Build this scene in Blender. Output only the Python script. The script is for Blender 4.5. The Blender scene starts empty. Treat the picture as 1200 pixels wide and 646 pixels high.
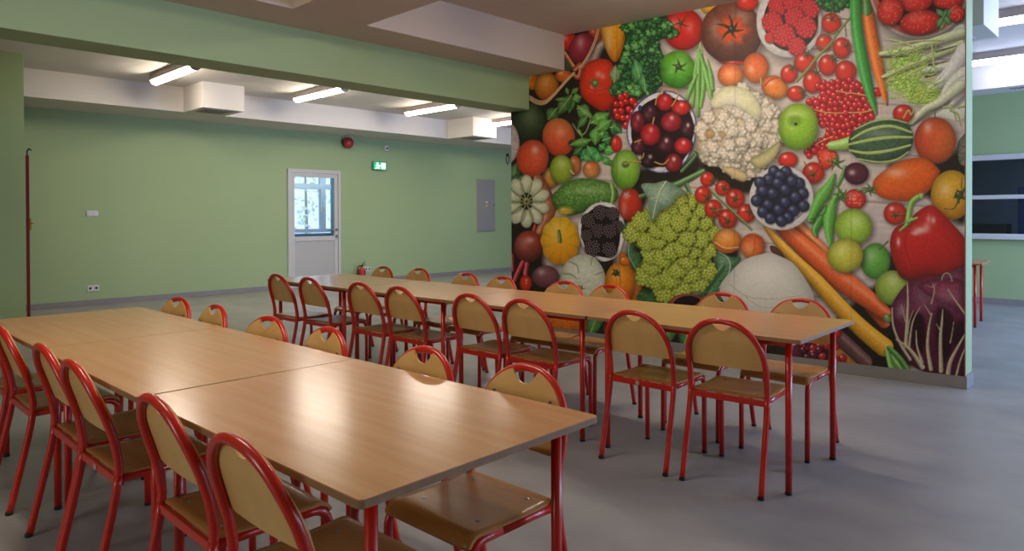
import bpy, bmesh, math, random
import numpy as np
from mathutils import Vector, Matrix
random.seed(5)
SC = bpy.context.scene
COL = SC.collection
PI = math.pi

# ---------------------------------------------------------------- materials
def srgb(h):
    h = h.lstrip('#')
    v = [int(h[i:i+2], 16)/255. for i in (0, 2, 4)]
    return [(c/12.92 if c <= .04045 else ((c+.055)/1.055)**2.4) for c in v]+[1.]

def mat(name, col, rough=.5, spec=.5, metal=0., coat=0., bump=0., bscale=60., var=0., vscale=(3, 3, 3), emit=0., col2=None, coords='Object', detail=4., trans=0., sss=0.):
    m = bpy.data.materials.new(name); m.use_nodes = True
    nt = m.node_tree; b = nt.nodes['Principled BSDF']
    c = srgb(col)
    b.inputs['Base Color'].default_value = c
    b.inputs['Roughness'].default_value = rough
    b.inputs['Specular IOR Level'].default_value = spec
    b.inputs['Metallic'].default_value = metal
    b.inputs['Coat Weight'].default_value = coat
    b.inputs['Coat Roughness'].default_value = .12
    b.inputs['Transmission Weight'].default_value = trans
    if emit:
        b.inputs['Emission Color'].default_value = c
        b.inputs['Emission Strength'].default_value = emit
    tc = nt.nodes.new('ShaderNodeTexCoord')
    if var or col2:
        mp = nt.nodes.new('ShaderNodeMapping'); mp.inputs['Scale'].default_value = vscale
        nt.links.new(tc.outputs[coords], mp.inputs['Vector'])
        n = nt.nodes.new('ShaderNodeTexNoise'); n.inputs['Scale'].default_value = 1.; n.inputs['Detail'].default_value = detail
        nt.links.new(mp.outputs['Vector'], n.inputs['Vector'])
        r = nt.nodes.new('ShaderNodeValToRGB')
        r.color_ramp.elements[0].position = .3; r.color_ramp.elements[1].position = .7
        c2 = srgb(col2) if col2 else [v*(1-var) for v in c[:3]]+[1.]
        r.color_ramp.elements[0].color = c2
        r.color_ramp.elements[1].color = c
        nt.links.new(n.outputs['Fac'], r.inputs['Fac']); nt.links.new(r.outputs['Color'], b.inputs['Base Color'])
    if bump:
        n2 = nt.nodes.new('ShaderNodeTexNoise'); n2.inputs['Scale'].default_value = bscale; n2.inputs['Detail'].default_value = 5
        nt.links.new(tc.outputs['Object'], n2.inputs['Vector'])
        bm_ = nt.nodes.new('ShaderNodeBump'); bm_.inputs['Strength'].default_value = bump; bm_.inputs['Distance'].default_value = .01
        nt.links.new(n2.outputs['Fac'], bm_.inputs['Height']); nt.links.new(bm_.outputs['Normal'], b.inputs['Normal'])
    return m

M = {}
M['green'] = mat('green_wall_paint', '#a2b582', rough=.6, bump=.04, bscale=90, var=.05, vscale=(.7, .7, .7))
M['white'] = mat('white_ceiling_paint', '#d9d3cc', rough=.7, bump=.04, bscale=80, var=.03, vscale=(1, 1, 1))
M['shaded'] = mat('shaded_ceiling_paint', '#c8b7a6', rough=.7, bump=.04, bscale=80, var=.03, vscale=(1, 1, 1))  # white ceiling paint with dim warm bounce light mixed into its colour
M['floor'] = mat('marbled_vinyl_floor', '#a09f9c', rough=.4, spec=.35, col2='#8b8a89', vscale=(2.0, 2.6, 1), detail=7, bump=.03, bscale=14)
M['skirt'] = mat('grey_vinyl_skirting', '#8c8682', rough=.5, var=.12, vscale=(4, 4, 4))
M['red'] = mat('red_enamel_paint', '#cb1f09', rough=.3, coat=.35, var=.06, vscale=(9, 9, 9))
M['top'] = mat('beech_laminate', '#d9a471', rough=.21, spec=.5, col2='#cf9662', vscale=(1.6, 26, 4), detail=6)
M['edge'] = mat('beech_edge_band', '#9b7350', rough=.45, col2='#8a6444', vscale=(3, 30, 30))
M['ply'] = mat('birch_plywood', '#e4b875', rough=.4, spec=.4, col2='#d5a35f', vscale=(5, 5, 1.6), detail=6, coat=.15)
M['seat'] = mat('seat_plywood', '#bd8142', rough=.38, spec=.45, col2='#a66c33', vscale=(3, 14, 5), detail=6, coat=.2)
M['black'] = mat('black_plastic', '#15130f', rough=.45, var=.1)
M['steel'] = mat('screw_steel', '#a8a49c', rough=.3, metal=1., var=.05)
M['pvc'] = mat('white_plastic', '#d2cfca', rough=.35, var=.03)
M['pvcg'] = mat('grey_plastic', '#b9aaa4', rough=.45, var=.05)
M['lamp'] = mat('lamp_diffuser', '#fff1de', rough=.5, emit=50.)
M['door'] = mat('white_door_paint', '#c9c6bf', rough=.4, var=.03)
M['doorp'] = mat('door_panel_paint', '#bab7ae', rough=.45, var=.03)
M['blue'] = mat('blue_window_paint', '#5f9be0', rough=.4, var=.05)
M['bluel'] = mat('light_blue_paint', '#b4d0ff', rough=.4, var=.05)
M['teal'] = mat('teal_corridor_paint', '#3f8fb0', rough=.5, var=.05)
M['wht_corr'] = mat('corridor_plaster', '#d8dcdc', rough=.7, var=.03)
M['pane'] = mat('dark_window_glass', '#1b1d2c', rough=.12, spec=.6, var=.2, vscale=(2, 2, 2))
M['darkblue'] = mat('dark_blue_paint', '#1c2c7c', rough=.4, var=.1)
M['darkbox'] = mat('dark_grey_box', '#20202b', rough=.6, var=.1)
M['fext'] = mat('extinguisher_red', '#b01c1c', rough=.3, coat=.4, var=.05)
M['cabinet'] = mat('grey_cabinet_paint', '#96928c', rough=.5, var=.04)
M['yellow'] = mat('yellow_sign', '#d8cc2a', rough=.5, var=.05)
M['exitg'] = mat('exit_sign_green', '#12a468', rough=.4, emit=1.1)
M['exitw'] = mat('exit_sign_white', '#e9fff2', rough=.4, emit=2.2)
M['exitb'] = mat('exit_sign_housing', '#5f8f80', rough=.4, var=.05)
M['brass'] = mat('brass_latch', '#b08d4a', rough=.35, metal=1., var=.05)
M['redd'] = mat('dark_red_door_edge', '#7e1413', rough=.4, var=.08)
M['wood'] = mat('mural_edge_strip', '#9b6f4c', rough=.5, var=.1)
M['leafg'] = mat('garden_leaves', '#e6eeea', rough=.7, col2='#f6faf6', vscale=(6, 6, 6))
M['slot'] = mat('vent_shadow_gap', '#35322e', rough=.8, var=.05)

def glass_mat():
    m = bpy.data.materials.new('clear_door_glass'); m.use_nodes = True
    nt = m.node_tree; nt.nodes.clear()
    o = nt.nodes.new('ShaderNodeOutputMaterial'); mx = nt.nodes.new('ShaderNodeMixShader'); t = nt.nodes.new('ShaderNodeBsdfTransparent'); g = nt.nodes.new('ShaderNodeBsdfGlossy'); f = nt.nodes.new('ShaderNodeFresnel')
    t.inputs['Color'].default_value = (.93, .96, .98, 1); g.inputs['Roughness'].default_value = .03; f.inputs['IOR'].default_value = 1.45
    nt.links.new(f.outputs[0], mx.inputs[0]); nt.links.new(t.outputs[0], mx.inputs[1]); nt.links.new(g.outputs[0], mx.inputs[2]); nt.links.new(mx.outputs[0], o.inputs[0])
    return m
M['glass'] = glass_mat()
M['lampc'] = mat('cool_lamp_diffuser', '#dde4ff', rough=.5, emit=20.)
M['bark'] = mat('pale_bark', '#b4b0a6', rough=.8, var=.1)

# ---------------------------------------------------------------- mesh helpers
class MB:
    def __init__(s): s.v, s.f, s.sm = [], [], []
    def add(s, v, f, smooth=False):
        o = len(s.v); s.v += [tuple(map(float, p)) for p in v]; s.f += [tuple(o+i for i in q) for q in f]; s.sm += [smooth]*len(f); return s
    def box(s, x0, x1, y0, y1, z0, z1, T=None):
        v = [(x, y, z) for x in (x0, x1) for y in (y0, y1) for z in (z0, z1)]
        if T: v = [T @ Vector(p) for p in v]
        return s.add(v, [(0, 1, 3, 2), (4, 6, 7, 5), (0, 4, 5, 1), (2, 3, 7, 6), (0, 2, 6, 4), (1, 5, 7, 3)])
    def prism(s, pts, z0, z1, T=None):
        n = len(pts)
        v = [(p[0], p[1], z0) for p in pts]+[(p[0], p[1], z1) for p in pts]
        if T: v = [T @ Vector(p) for p in v]
        return s.add(v, [tuple(range(n-1, -1, -1)), tuple(range(n, 2*n))]+[(i, (i+1) % n, n+(i+1) % n, n+i) for i in range(n)])
    def tube(s, pts, r, n=12, cap=True, res=0):
        P = [Vector(p) for p in pts]
        R = r if isinstance(r, (list, tuple)) else None
        if res:
            m0 = len(P); P = crom(P, res)
            if R: R = list(np.interp(np.linspace(0, m0-1, len(P)), range(m0), R))
        R = R or [r]*len(P)
        t0 = (P[1]-P[0]).normalized(); a = Vector((1, 0, 0)) if abs(t0.x) < .8 else Vector((0, 1, 0))
        nn = (a-t0*a.dot(t0)).normalized(); v, f = [], []
        for i, p in enumerate(P):
            t = (P[min(i+1, len(P)-1)]-P[max(i-1, 0)]).normalized()
            nn = (nn-t*nn.dot(t)).normalized(); bb = t.cross(nn)
            for k in range(n):
                q = 2*PI*k/n; v.append(p+(nn*math.cos(q)+bb*math.sin(q))*R[i])
        for i in range(len(P)-1):
            for k in range(n): f.append((i*n+k, i*n+(k+1) % n, (i+1)*n+(k+1) % n, (i+1)*n+k))
        s.add(v, f, True)
        if cap:
            o = len(s.v)-len(v)
            s.f.append(tuple(o+k for k in range(n-1, -1, -1))); s.f.append(tuple(o+(len(P)-1)*n+k for k in range(n))); s.sm += [False, False]
        return s
    def lathe(s, prof, c=(0, 0, 0), n=20, T=None):
        v, f = [], []
        for r, z in prof:
            for k in range(n):
                q = 2*PI*k/n; v.append(Vector((c[0]+r*math.cos(q), c[1]+r*math.sin(q), c[2]+z)))
        if T: v = [T @ p for p in v]
        for i in range(len(prof)-1):
            for k in range(n): f.append((i*n+k, i*n+(k+1) % n, (i+1)*n+(k+1) % n, (i+1)*n+k))
        s.add(v, f, True); o = len(s.v)-len(v)
        s.f.append(tuple(o+k for k in range(n-1, -1, -1))); s.f.append(tuple(o+(len(prof)-1)*n+k for k in range(n))); s.sm += [False, False]
        return s
    def build(s, name, m, parent=None, bevel=0., seg=2, recalc=True):
        me = bpy.data.meshes.new(name)
        me.from_pydata(s.v, [], s.f)
        me.polygons.foreach_set('use_smooth', s.sm)
        me.update()
        if recalc or bevel:
            b = bmesh.new(); b.from_mesh(me)
            bmesh.ops.recalc_face_normals(b, faces=b.faces)
            if bevel:
                ed = [e for e in b.edges if len(e.link_faces) == 2 and e.calc_face_angle(0) > .6]
                bmesh.ops.bevel(b, geom=ed, offset=bevel, segments=seg, affect='EDGES', profile=.5)
            b.to_mesh(me); b.free()
        me.materials.append(m)
        o = bpy.data.objects.new(name, me); COL.objects.link(o)
        if parent: o.parent = parent
        return o

def crom(P, n):
    out = []
    for i in range(len(P)-1):
        p0, p1, p2, p3 = P[max(i-1, 0)], P[i], P[i+1], P[min(i+2, len(P)-1)]
        for k in range(n):
            f = k/n
            out.append(.5*((2*p1)+(p2-p0)*f+(2*p0-5*p1+4*p2-p3)*f*f+(3*p1-p0-3*p2+p3)*f**3))
    out.append(P[-1]); return out

def tag(o, label, cat, group=None):
    o['label'] = label; o['category'] = cat
    if group: o['group'] = group
    return o
def thing(name, label, cat, loc=(0, 0, 0), rz=0., group=None):
    o = bpy.data.objects.new(name, None); COL.objects.link(o); o.empty_display_size = .1
    o.location = loc; o.rotation_euler = (0, 0, rz)
    return tag(o, label, cat, group)
def struct(o, label, cat):
    o['kind'] = 'structure'; return tag(o, label, cat)
def copy_tree(o, parent=None):
    c = o.copy(); COL.objects.link(c)
    if parent: c.parent = parent
    for ch in list(o.children): copy_tree(ch, c)
    return c
def along(p, q):
    """rotation taking +Z to the direction p->q, placed at p"""
    d = Vector(q)-Vector(p)
    return Matrix.Translation(Vector(p)) @ d.to_track_quat('Z', 'Y').to_matrix().to_4x4()
# ---------------------------------------------------------------- printed mural: the picture on the wallpaper
def hexc(h):
    h = h.lstrip('#')
    return np.array([int(h[i:i+2], 16)/255. for i in (0, 2, 4)])

class Print:
    """colours a grid of points of the printed wallpaper; every motif is given in the wallpaper's own drawing units"""
    def __init__(s, X, Y, aa=.8):
        s.X, s.Y, s.aa = X, Y, aa
        s.C = np.zeros(X.shape+(3,))
        s.rng = np.random.RandomState(7)
        s.xa, s.xb = X.min(0), X.max(0)
        s.ya, s.yb = Y.min(1), Y.max(1)
        s.nz = s.rng.rand(97, 97)
    def noise(s, x, y):
        xi = np.floor(x).astype(int); yi = np.floor(y).astype(int)
        fx = x-xi; fy = y-yi
        fx = fx*fx*(3-2*fx); fy = fy*fy*(3-2*fy)
        g = lambda a, b: s.nz[a % 97, b % 97]
        return (g(xi, yi)*(1-fx)+g(xi+1, yi)*fx)*(1-fy)+(g(xi, yi+1)*(1-fx)+g(xi+1, yi+1)*fx)*fy
    def win(s, x0, x1, y0, y1):
        c = np.where((s.xb >= x0) & (s.xa <= x1))[0]; r = np.where((s.yb >= y0) & (s.ya <= y1))[0]
        if len(c) == 0 or len(r) == 0: return None
        return (slice(r[0], r[-1]+1), slice(c[0], c[-1]+1))
    def put(s, w, a, col):
        a = a[..., None] if a.ndim == 2 else a
        s.C[w] = s.C[w]*(1-a)+col*a
    def tp(s, t, pts):
        k = t[2] if len(t) > 2 else .17327
        return np.array([[t[0]+p[0]*k, t[1]+p[1]*k] for p in pts], float)
    def body(s, w, dep, nx, ny, a, c, c2, dk, hl, mott, x, y):
        """dep 0 at the rim .. 1 in the middle; nx, ny -1..1 across the motif"""
        col = hexc(c)[None, None, :]*np.ones(a.shape+(1,))
        if c2 is not None:
            q = np.clip(.5+.5*(c2[1]*nx+c2[2]*ny), 0, 1)[..., None]
            col = col*(1-q)+hexc(c2[0])*q
        e = np.clip(1-dep, 0, 1)
        dk = dk*.8
        col = col*(1-dk*(e**3))[..., None]
        col = col*(1-.22*dk*np.clip(ny*.8+nx*.4, -1, 1))[..., None]
        if mott: col = col*(1+mott*(s.noise(x*.45, y*.45)-.5)+mott*(s.noise(x*1.1+9, y*1.1)-.5))[..., None]
        for h in hl:
            g = np.exp(-(((nx-h[0])/h[2])**2+((ny-h[1])/(h[4] if len(h) > 4 else h[2]))**2))*min(h[3]*1.3, .9)
            col = col+(np.array([1., .97, .93])-col)*np.clip(g, 0, 1)[..., None]
        s.put(w, a, np.clip(col, 0, 1))
    def blob(s, t, cx, cy, rx, ry, c, rot=0, c2=None, dk=.5, hl=((-.3, -.4, .28, .35),), sh=.45, lobes=0, lam=.06, mott=.1, soft=0, nsq=2.):
        k = t[2] if len(t) > 2 else .17327
        cx, cy, rx, ry = t[0]+cx*k, t[1]+cy*k, rx*k, ry*k
        R = max(rx, ry)*1.5+2
        w = s.win(cx-R, cx+R, cy-R, cy+R)
        if w is None: return
        x, y = s.X[w], s.Y[w]
        co, si = np.cos(np.radians(rot)), np.sin(np.radians(rot))
        def d_(ox, oy):
            u, v = (x-cx-ox)*co+(y-cy-oy)*si, -(x-cx-ox)*si+(y-cy-oy)*co
            d = (np.abs(u/rx)**nsq+np.abs(v/ry)**nsq)**(1/nsq)
            if lobes: d = d/(1+lam*np.cos(lobes*np.arctan2(v/ry, u/rx)))
            return d, u/rx, v/ry
        m = min(rx, ry)
        if sh:
            d, _, _ = d_(m*.10, m*.12)
            s.put(w, np.clip((1.28-d)/.34, 0, 1)**1.5*sh, np.array([.07, .05, .04]))
        d, nx, ny = d_(0, 0)
        aa = s.aa+soft*k
        a = np.clip((1-d)*m/aa+.5, 0, 1)
        if lobes:
            th = np.arctan2(ny, nx)
        s.body(w, 1-d**1.0, (x-cx)/rx, (y-cy)/ry, a, c, c2, dk, hl, mott, x, y)
        if lobes:
            g = np.clip(-np.cos(lobes*th), 0, 1)**3*np.clip(d*1.6-.25, 0, 1)*.35*dk
            s.put(w, a*g, np.array([.12, .1, .05]))
    def smooth(s, P, closed=True, n=6):
        out = []; N = len(P)
        for i in range(N if closed else N-1):
            p0, p1, p2, p3 = (P[(i-1) % N], P[i], P[(i+1) % N], P[(i+2) % N]) if closed else (P[max(i-1, 0)], P[i], P[i+1], P[min(i+2, N-1)])
            for q in range(n):
                f = q/n
                out.append(.5*((2*p1)+(-p0+p2)*f+(2*p0-5*p1+4*p2-p3)*f*f+(-p0+3*p1-3*p2+p3)*f**3))
        if not closed: out.append(P[-1])
        return np.array(out)
    def sdf(s, x, y, Q):
        d = np.full(x.shape, 1e9); ins = np.zeros(x.shape, bool)
        for a, b in zip(Q, np.roll(Q, -1, 0)):
            e = b-a; L = max(e@e, 1e-9)
            f = np.clip(((x-a[0])*e[0]+(y-a[1])*e[1])/L, 0, 1)
            d = np.minimum(d, (x-a[0]-f*e[0])**2+(y-a[1]-f*e[1])**2)
            if a[1] != b[1]:
                ins ^= ((a[1] > y) != (b[1] > y)) & (x < (b[0]-a[0])*(y-a[1])/(b[1]-a[1])+a[0])
        d = np.sqrt(d)
        return np.where(ins, d, -d)
    def poly(s, t, pts, c, c2=None, dk=.5, hl=(), sh=.4, mott=.1, smooth=True, soft=0, bw=None):
        P = s.tp(t, pts)
        Q = s.smooth(P) if smooth else P
        lo, hi = Q.min(0), Q.max(0); ce = (lo+hi)/2; hs = (hi-lo)/2
        m = min(hs); pad = 3+.3*m*(sh > 0)+soft
        w = s.win(lo[0]-pad, hi[0]+pad, lo[1]-pad, hi[1]+pad)
        if w is None: return
        x, y = s.X[w], s.Y[w]
        if sh:
            d = s.sdf(x-m*.08, y-m*.1, Q)
            s.put(w, np.clip((d+.22*m)/(.3*m), 0, 1)**1.5*sh, np.array([.07, .05, .04]))
        d = s.sdf(x, y, Q)
        a = np.clip(d/(s.aa+soft)+.5, 0, 1)
        s.body(w, np.clip(d/(bw or m*.75), 0, 1), (x-ce[0])/hs[0], (y-ce[1])/hs[1], a, c, c2, dk, hl, mott, x, y)
    def line(s, t, pts, w0, w1, c, hi=.35, dk=.45, sh=.0, wm=None, c2=None, mott=.08):
        k = t[2] if len(t) > 2 else .17327
        Q = s.smooth(s.tp(t, pts), False, 5); n = len(Q)
        f = np.linspace(0, 1, n)
        W = (np.interp(f, [0, 1], [w0, w1]) if wm is None else np.interp(f, [0, .5, 1], [w0, wm, w1]))*k
        mw = W.max(); pad = mw*1.6+2
        lo, hi_ = Q.min(0)-pad, Q.max(0)+pad
        w = s.win(lo[0], hi_[0], lo[1], hi_[1])
        if w is None: return
        x, y = s.X[w], s.Y[w]
        sd = Q[-1]-Q[0]; sgn = 1. if (sd[0] > 0 if abs(sd[0]) > .35*abs(sd[1]) else sd[1] < 0) else -1.
        def dist(ox, oy):
            best = np.full(x.shape, 1e9); sg = np.zeros(x.shape); fr = np.zeros(x.shape)
            for i in range(n-1):
                a, b = Q[i], Q[i+1]; e = b-a; L = max(e@e, 1e-9)
                g = np.clip(((x-ox-a[0])*e[0]+(y-oy-a[1])*e[1])/L, 0, 1)
                dx, dy = x-ox-a[0]-g*e[0], y-oy-a[1]-g*e[1]
                ww = np.maximum(W[i]*(1-g)+W[i+1]*g, .25)
                q = np.sqrt(dx*dx+dy*dy)/ww
                up = q < best
                best = np.where(up, q, best)
                sg = np.where(up, (dy*e[0]-dx*e[1])/np.sqrt(L)/ww*sgn, sg)
                fr = np.where(up, ((i+g)/(n-1)), fr)
            return best, sg, fr
        if sh:
            d, _, _ = dist(mw*.2, mw*.25)
            s.put(w, np.clip((1.5-d)/.6, 0, 1)*sh, np.array([.07, .05, .04]))
        d, sg, fr = dist(0, 0)
        wl = np.interp(fr, f, W)
        a = np.clip((1-d)*np.maximum(wl, .25)/s.aa+.5, 0, 1)*np.clip(wl/.3, .3, 1)
        col = hexc(c)[None, None]*np.ones(a.shape+(1,))
        if c2: col = col*(1-fr[..., None])+hexc(c2)*fr[..., None]
        col = col*(1-dk*np.clip(sg, -1, 1)*.6-dk*.5*d**3*(d < 1.3))[..., None]
        col = col+(1-col)*(hi*np.exp(-((sg+.35)/.28)**2))[..., None]
        if mott: col = col*(1+mott*(s.noise(x*.8, y*.8)-.5)*2)[..., None]
        s.put(w, a, np.clip(col, 0, 1))
    def leaf(s, t, x0, y0, x1, y1, wd, c, rib='#9ab868', bend=0, sh=.35):
        dx, dy = x1-x0, y1-y0; nxx, nyy = -dy, dx; L = math.hypot(dx, dy); nxx /= L; nyy /= L
        fs = [0, .2, .45, .7, .88, 1]; ws = [.06, .7, 1, .75, .35, .0]
        mid = [(x0+dx*f+nxx*bend*math.sin(math.pi*f), y0+dy*f+nyy*bend*math.sin(math.pi*f)) for f in fs]
        pts = [(m[0]+nxx*wd*q, m[1]+nyy*wd*q) for m, q in zip(mid, ws)]+[(m[0]-nxx*wd*q, m[1]-nyy*wd*q) for m, q in zip(mid[-2::-1], ws[-2::-1])]
        s.poly(t, pts, c, dk=.45, sh=sh, mott=.3, hl=((-.2, -.2, .5, .12),))
        s.line(t, mid, wd*.09, wd*.03, rib, hi=0, dk=0)
    def inside(s, Q, n):
        lo, hi = Q.min(0), Q.max(0); out = []
        while len(out) < n:
            p = lo+s.rng.rand(200, 2)*(hi-lo)
            m = s.sdf(p[:, 0], p[:, 1], Q) > 0
            out += list(p[m])
        return np.array(out[:n])
    def frill(s, t, pts, n, r, cols, base, order=True):
        s.poly(t, pts, base, dk=.2, sh=.4, mott=.5)
        Q = s.smooth(s.tp(t, pts)); k = t[2] if len(t) > 2 else .17327
        pp = s.inside(Q, n)
        if order: pp = pp[np.argsort(pp[:, 1]+s.rng.rand(n)*20)]
        for p in pp:
            rr = r*k*(.5+s.rng.rand())
            c = cols[s.rng.randint(len(cols))]
            s.blob((p[0], p[1], 1), 0, 0, rr, rr*(.5+.5*s.rng.rand()), c, rot=s.rng.rand()*180, dk=.8, hl=((-.2, -.4, .45, .14),), sh=.55, lobes=5, lam=.16, mott=.25)
    def beads(s, t, pts, r, c, dk=.6, hl=((-.3, -.4, .22, .75),), jit=.12, sh=.4):
        for p in pts:
            q = 1+jit*(s.rng.rand()-.5)*2
            s.blob(t, p[0], p[1], r*q, r*q, c, dk=dk, hl=hl, sh=sh, mott=.05)
    def cluster(s, t, poly, n, r, c, **kw):
        k = t[2] if len(t) > 2 else .17327
        Q = s.smooth(s.tp(t, poly)); pts = []
        for p in s.inside(Q, n*6):
            if all((p[0]-q[0])**2+(p[1]-q[1])**2 > (1.35*r*k)**2 for q in pts): pts.append(p)
            if len(pts) >= n: break
        for p in sorted(pts, key=lambda q: q[1]): s.beads((p[0], p[1], k), [(0, 0)], r, c, **kw)
    def star(s, t, cx, cy, r, c='#2c3f1c', n=5, w=7):
        a0 = s.rng.rand()*6
        for i in range(n):
            a = a0+i*2*math.pi/n+.4*(s.rng.rand()-.5); q = r*(.7+.6*s.rng.rand())
            s.line(t, [(cx, cy), (cx+q*.5*math.cos(a+.2), cy+q*.5*math.sin(a+.2)), (cx+q*math.cos(a), cy+q*math.sin(a))], w, 1.5, c, hi=.1, dk=.3)
        s.blob(t, cx, cy, w*1.5, w*1.5, c, sh=0, dk=.3)
    def tomato(s, t, cx, cy, rx, ry, c='#d22d1c', st=None, hl=((-.3, -.42, .2, .55),), c2=None, sh=.5):
        s.blob(t, cx, cy, rx, ry, c, c2=c2, hl=hl, dk=.5, sh=sh, mott=.06)
        if st: s.star(t, st[0], st[1], st[2])
    def raspberry(s, t, cx, cy, r, c='#cf2a30'):
        s.blob(t, cx, cy, r, r*1.02, c, dk=.55, hl=((-.25, -.35, .5, .12),), sh=.5, mott=.15)
        for i in range(26):
            a = i*2.4; q = r*.92*math.sqrt((i+.5)/26)
            s.blob(t, cx+q*math.cos(a), cy+q*math.sin(a), r*.17, r*.17, c, dk=.3, hl=((-.2, -.35, .4, .14),), sh=.14, mott=0)

def paint_mural(s):
    A1, A2, A3 = (595, 30), (595, 130), (595, 230)
    B1, B2, B3, B4 = (725, 0), (725, 100), (725, 200), (725, 280)
    C1, C2, C3, C4 = (855, 0), (855, 100), (855, 200), (855, 290)
    D1, D2, D3, D4 = (995, 0), (995, 100), (995, 200), (995, 310, .2044)
    W = (0, 0, 1)
    # pale wooden boards
    n = s.noise(s.X*.03+3, s.Y*.25)*.5+s.noise(s.X*.09, s.Y*.8)*.3+s.noise(s.X*.4, s.Y*.4)*.2
    s.C[:] = hexc('#c9bbb2')*(1+.22*(n-.5))[..., None]
    pl = ((s.Y-.08*(s.X-600)) % 58)
    s.C *= (1-.25*np.exp(-((pl-29)/1.2)**2))[..., None]
    # deep gaps between the fruit
    for q in ([(598, 90), (680, 80), (700, 140), (690, 180), (640, 230), (640, 330), (660, 390), (598, 390)],
              [(660, 100), (700, 90), (720, 150), (720, 175), (690, 180), (660, 150)],
              [(700, 290), (740, 260), (760, 230), (735, 215), (720, 300), (735, 395), (690, 395)],
              [(745, 200), (800, 190), (818, 180), (820, 200), (800, 215), (745, 220)],
              [(730, 310), (760, 270), (860, 290), (860, 320), (870, 380), (730, 390)],
              [(985, 370), (1040, 330), (1060, 380), (1065, 432), (960, 420)],
              [(820, 190), (900, 200), (885, 225), (860, 225), (830, 205)],
              [(1040, 195), (1100, 190), (1131, 175), (1131, 260), (1100, 240)],
              [(1040, 300), (1131, 290), (1131, 340), (1050, 340)],
              [(700, 70), (730, 40), (770, 60), (770, 100), (730, 120)]):
        s.poly(W, q, '#1d1712', dk=0, sh=0, soft=7, mott=.4)
    # ---- top left: basket
    s.poly(A1, [(140, 350), (230, 250), (370, 60), (480, 0), (620, 0), (600, 130), (470, 310), (310, 480), (250, 520), (150, 500)], '#2a1712', dk=.3, sh=0)
    s.blob(A1, 165, 375, 52, 62, '#dd7a22')
    s.blob(A1, 262, 410, 82, 96, '#e08a20', c2=('#c8601a', .2, .8), hl=((-.1, -.3, .5, .2),))
    s.blob(A1, 375, 338, 55, 48, '#dc6a26')
    s.blob(A1, 408, 110, 72, 62, '#d2301f')
    s.blob(A1, 590, 60, 50, 60, '#c2452a')
    s.blob(A1, 500, 152, 82, 108, '#7d1b27', rot=28, c2=('#b0394a', -.4, -.7), hl=((-.1, -.35, .3, .35, .4),))
    s.poly(A1, [(376, 190), (400, 200), (440, 280), (420, 305), (376, 290)], '#36422a', sh=0)
    s.line(A1, [(385, 185), (420, 240), (455, 292)], 12, 12, '#c8763a')
    s.line(A1, [(455, 292), (495, 262), (480, 350), (440, 330)], 16, 14, '#b5562f')
    for o in (0, 13, 24):
        s.line(A1, [(150, 478+o), (200, 508+o), (255, 508+o*.8), (310, 465+o*.6), (400, 365+o*.5), (450, 318+o*.3)], 6, 6, '#c99a68', hi=.3)
    for o in (0, 10):
        s.line(A1, [(500-o, 285), (555-o, 200), (595-o, 110), (622-o, 15)], 6, 5, '#d0a472', hi=.3)
    # yellow pepper
    s.poly(A1, [(632, -30), (800, -30), (795, 80), (775, 170), (742, 240), (705, 238), (665, 165), (638, 80)], '#efb42e', c2=('#db7a20', .2, .9), hl=((-.35, -.1, .25, .3, .7),))
    # greens behind
    s.blob(A2, 150, 85, 108, 135, '#3a4f28', c2=('#20281a', .0, .9), dk=.6, hl=((.0, -.35, .5, .14),), mott=.2)
    s.poly(A2, [(18, 100), (55, 120), (78, 190), (75, 280), (30, 345), (14, 330)], '#cbb9b2', mott=.2)
    s.leaf(A2, 30, 480, 60, 350, 40, '#3d6a34'); s.leaf(A2, 15, 520, 110, 430, 45, '#2e5a2c')
    for l in ((430, 470, 415, 590, 34, '#4c8a3a'), (430, 470, 330, 610, 42, '#446f33'), (440, 500, 500, 480, 34, '#5a9440'), (470, 560, 560, 600, 50, '#4f8a3c'),
              (560, 660, 690, 590, 44, '#5aa03c'), (430, 460, 480, 420, 18, '#5a8a3a'), (400, 500, 320, 500, 16, '#56803a'), (395, 420, 410, 470, 14, '#5f8c40'), (470, 540, 590, 640, 24, '#6a9a48'), (330, 560, 270, 640, 45, '#3f6c30')):
        s.leaf(A1, *l)
    for l in ((560, 200, 430, 235, 30, '#58a03a'), (600, 110, 590, 230, 44, '#4f9a38'), (620, 160, 680, 150, 34, '#59a83e'), (690, 110, 760, 120, 46, '#357a35'), (600, 130, 700, 60, 40, '#52983c'),
              (640, 200, 700, 180, 44, '#2f7a38'), (560, 260, 490, 330, 40, '#2f8a40'), (540, 240, 600, 340, 46, '#3a9a48'), (610, 280, 600, 350, 40, '#3fa04c'), (650, 260, 720, 275, 36, '#4aa848'), (640, 350, 690, 320, 32, '#3f9a44'),
              (500, 250, 440, 300, 26, '#2e6a34'), (620, 230, 660, 260, 34, '#348a3c'), (560, 330, 510, 300, 30, '#47a850'), (680, 340, 720, 370, 20, '#2f7030'), (720, 100, 770, 150, 30, '#2a6a30'), (470, 110, 510, 190, 9, '#7fae60'), (540, 30, 470, 120, 26, '#3c6a30')):
        s.leaf(A2, *l)
    s.line(A2, [(440, 90), (490, 160), (530, 140), (560, 60)], 5, 4, '#7a9a50')
    # big tomato, nectarines
    s.poly(A1, [(495, 340), (525, 262), (590, 228), (665, 226), (705, 255), (728, 310), (738, 410), (730, 505), (700, 555), (640, 578), (560, 535), (502, 475), (486, 405)], '#e03a20', dk=.45,
           hl=((.0, -.4, .16, .35, .13), (.25, -.32, .13, .3, .12), (-.35, .1, .1, .3), (.1, .2, .3, .12, .1)), c2=('#c82c18', .5, .6))
    s.line(A1, [(540, 420), (600, 440), (690, 420)], 4, 3, '#b82a16', hi=0)
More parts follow.
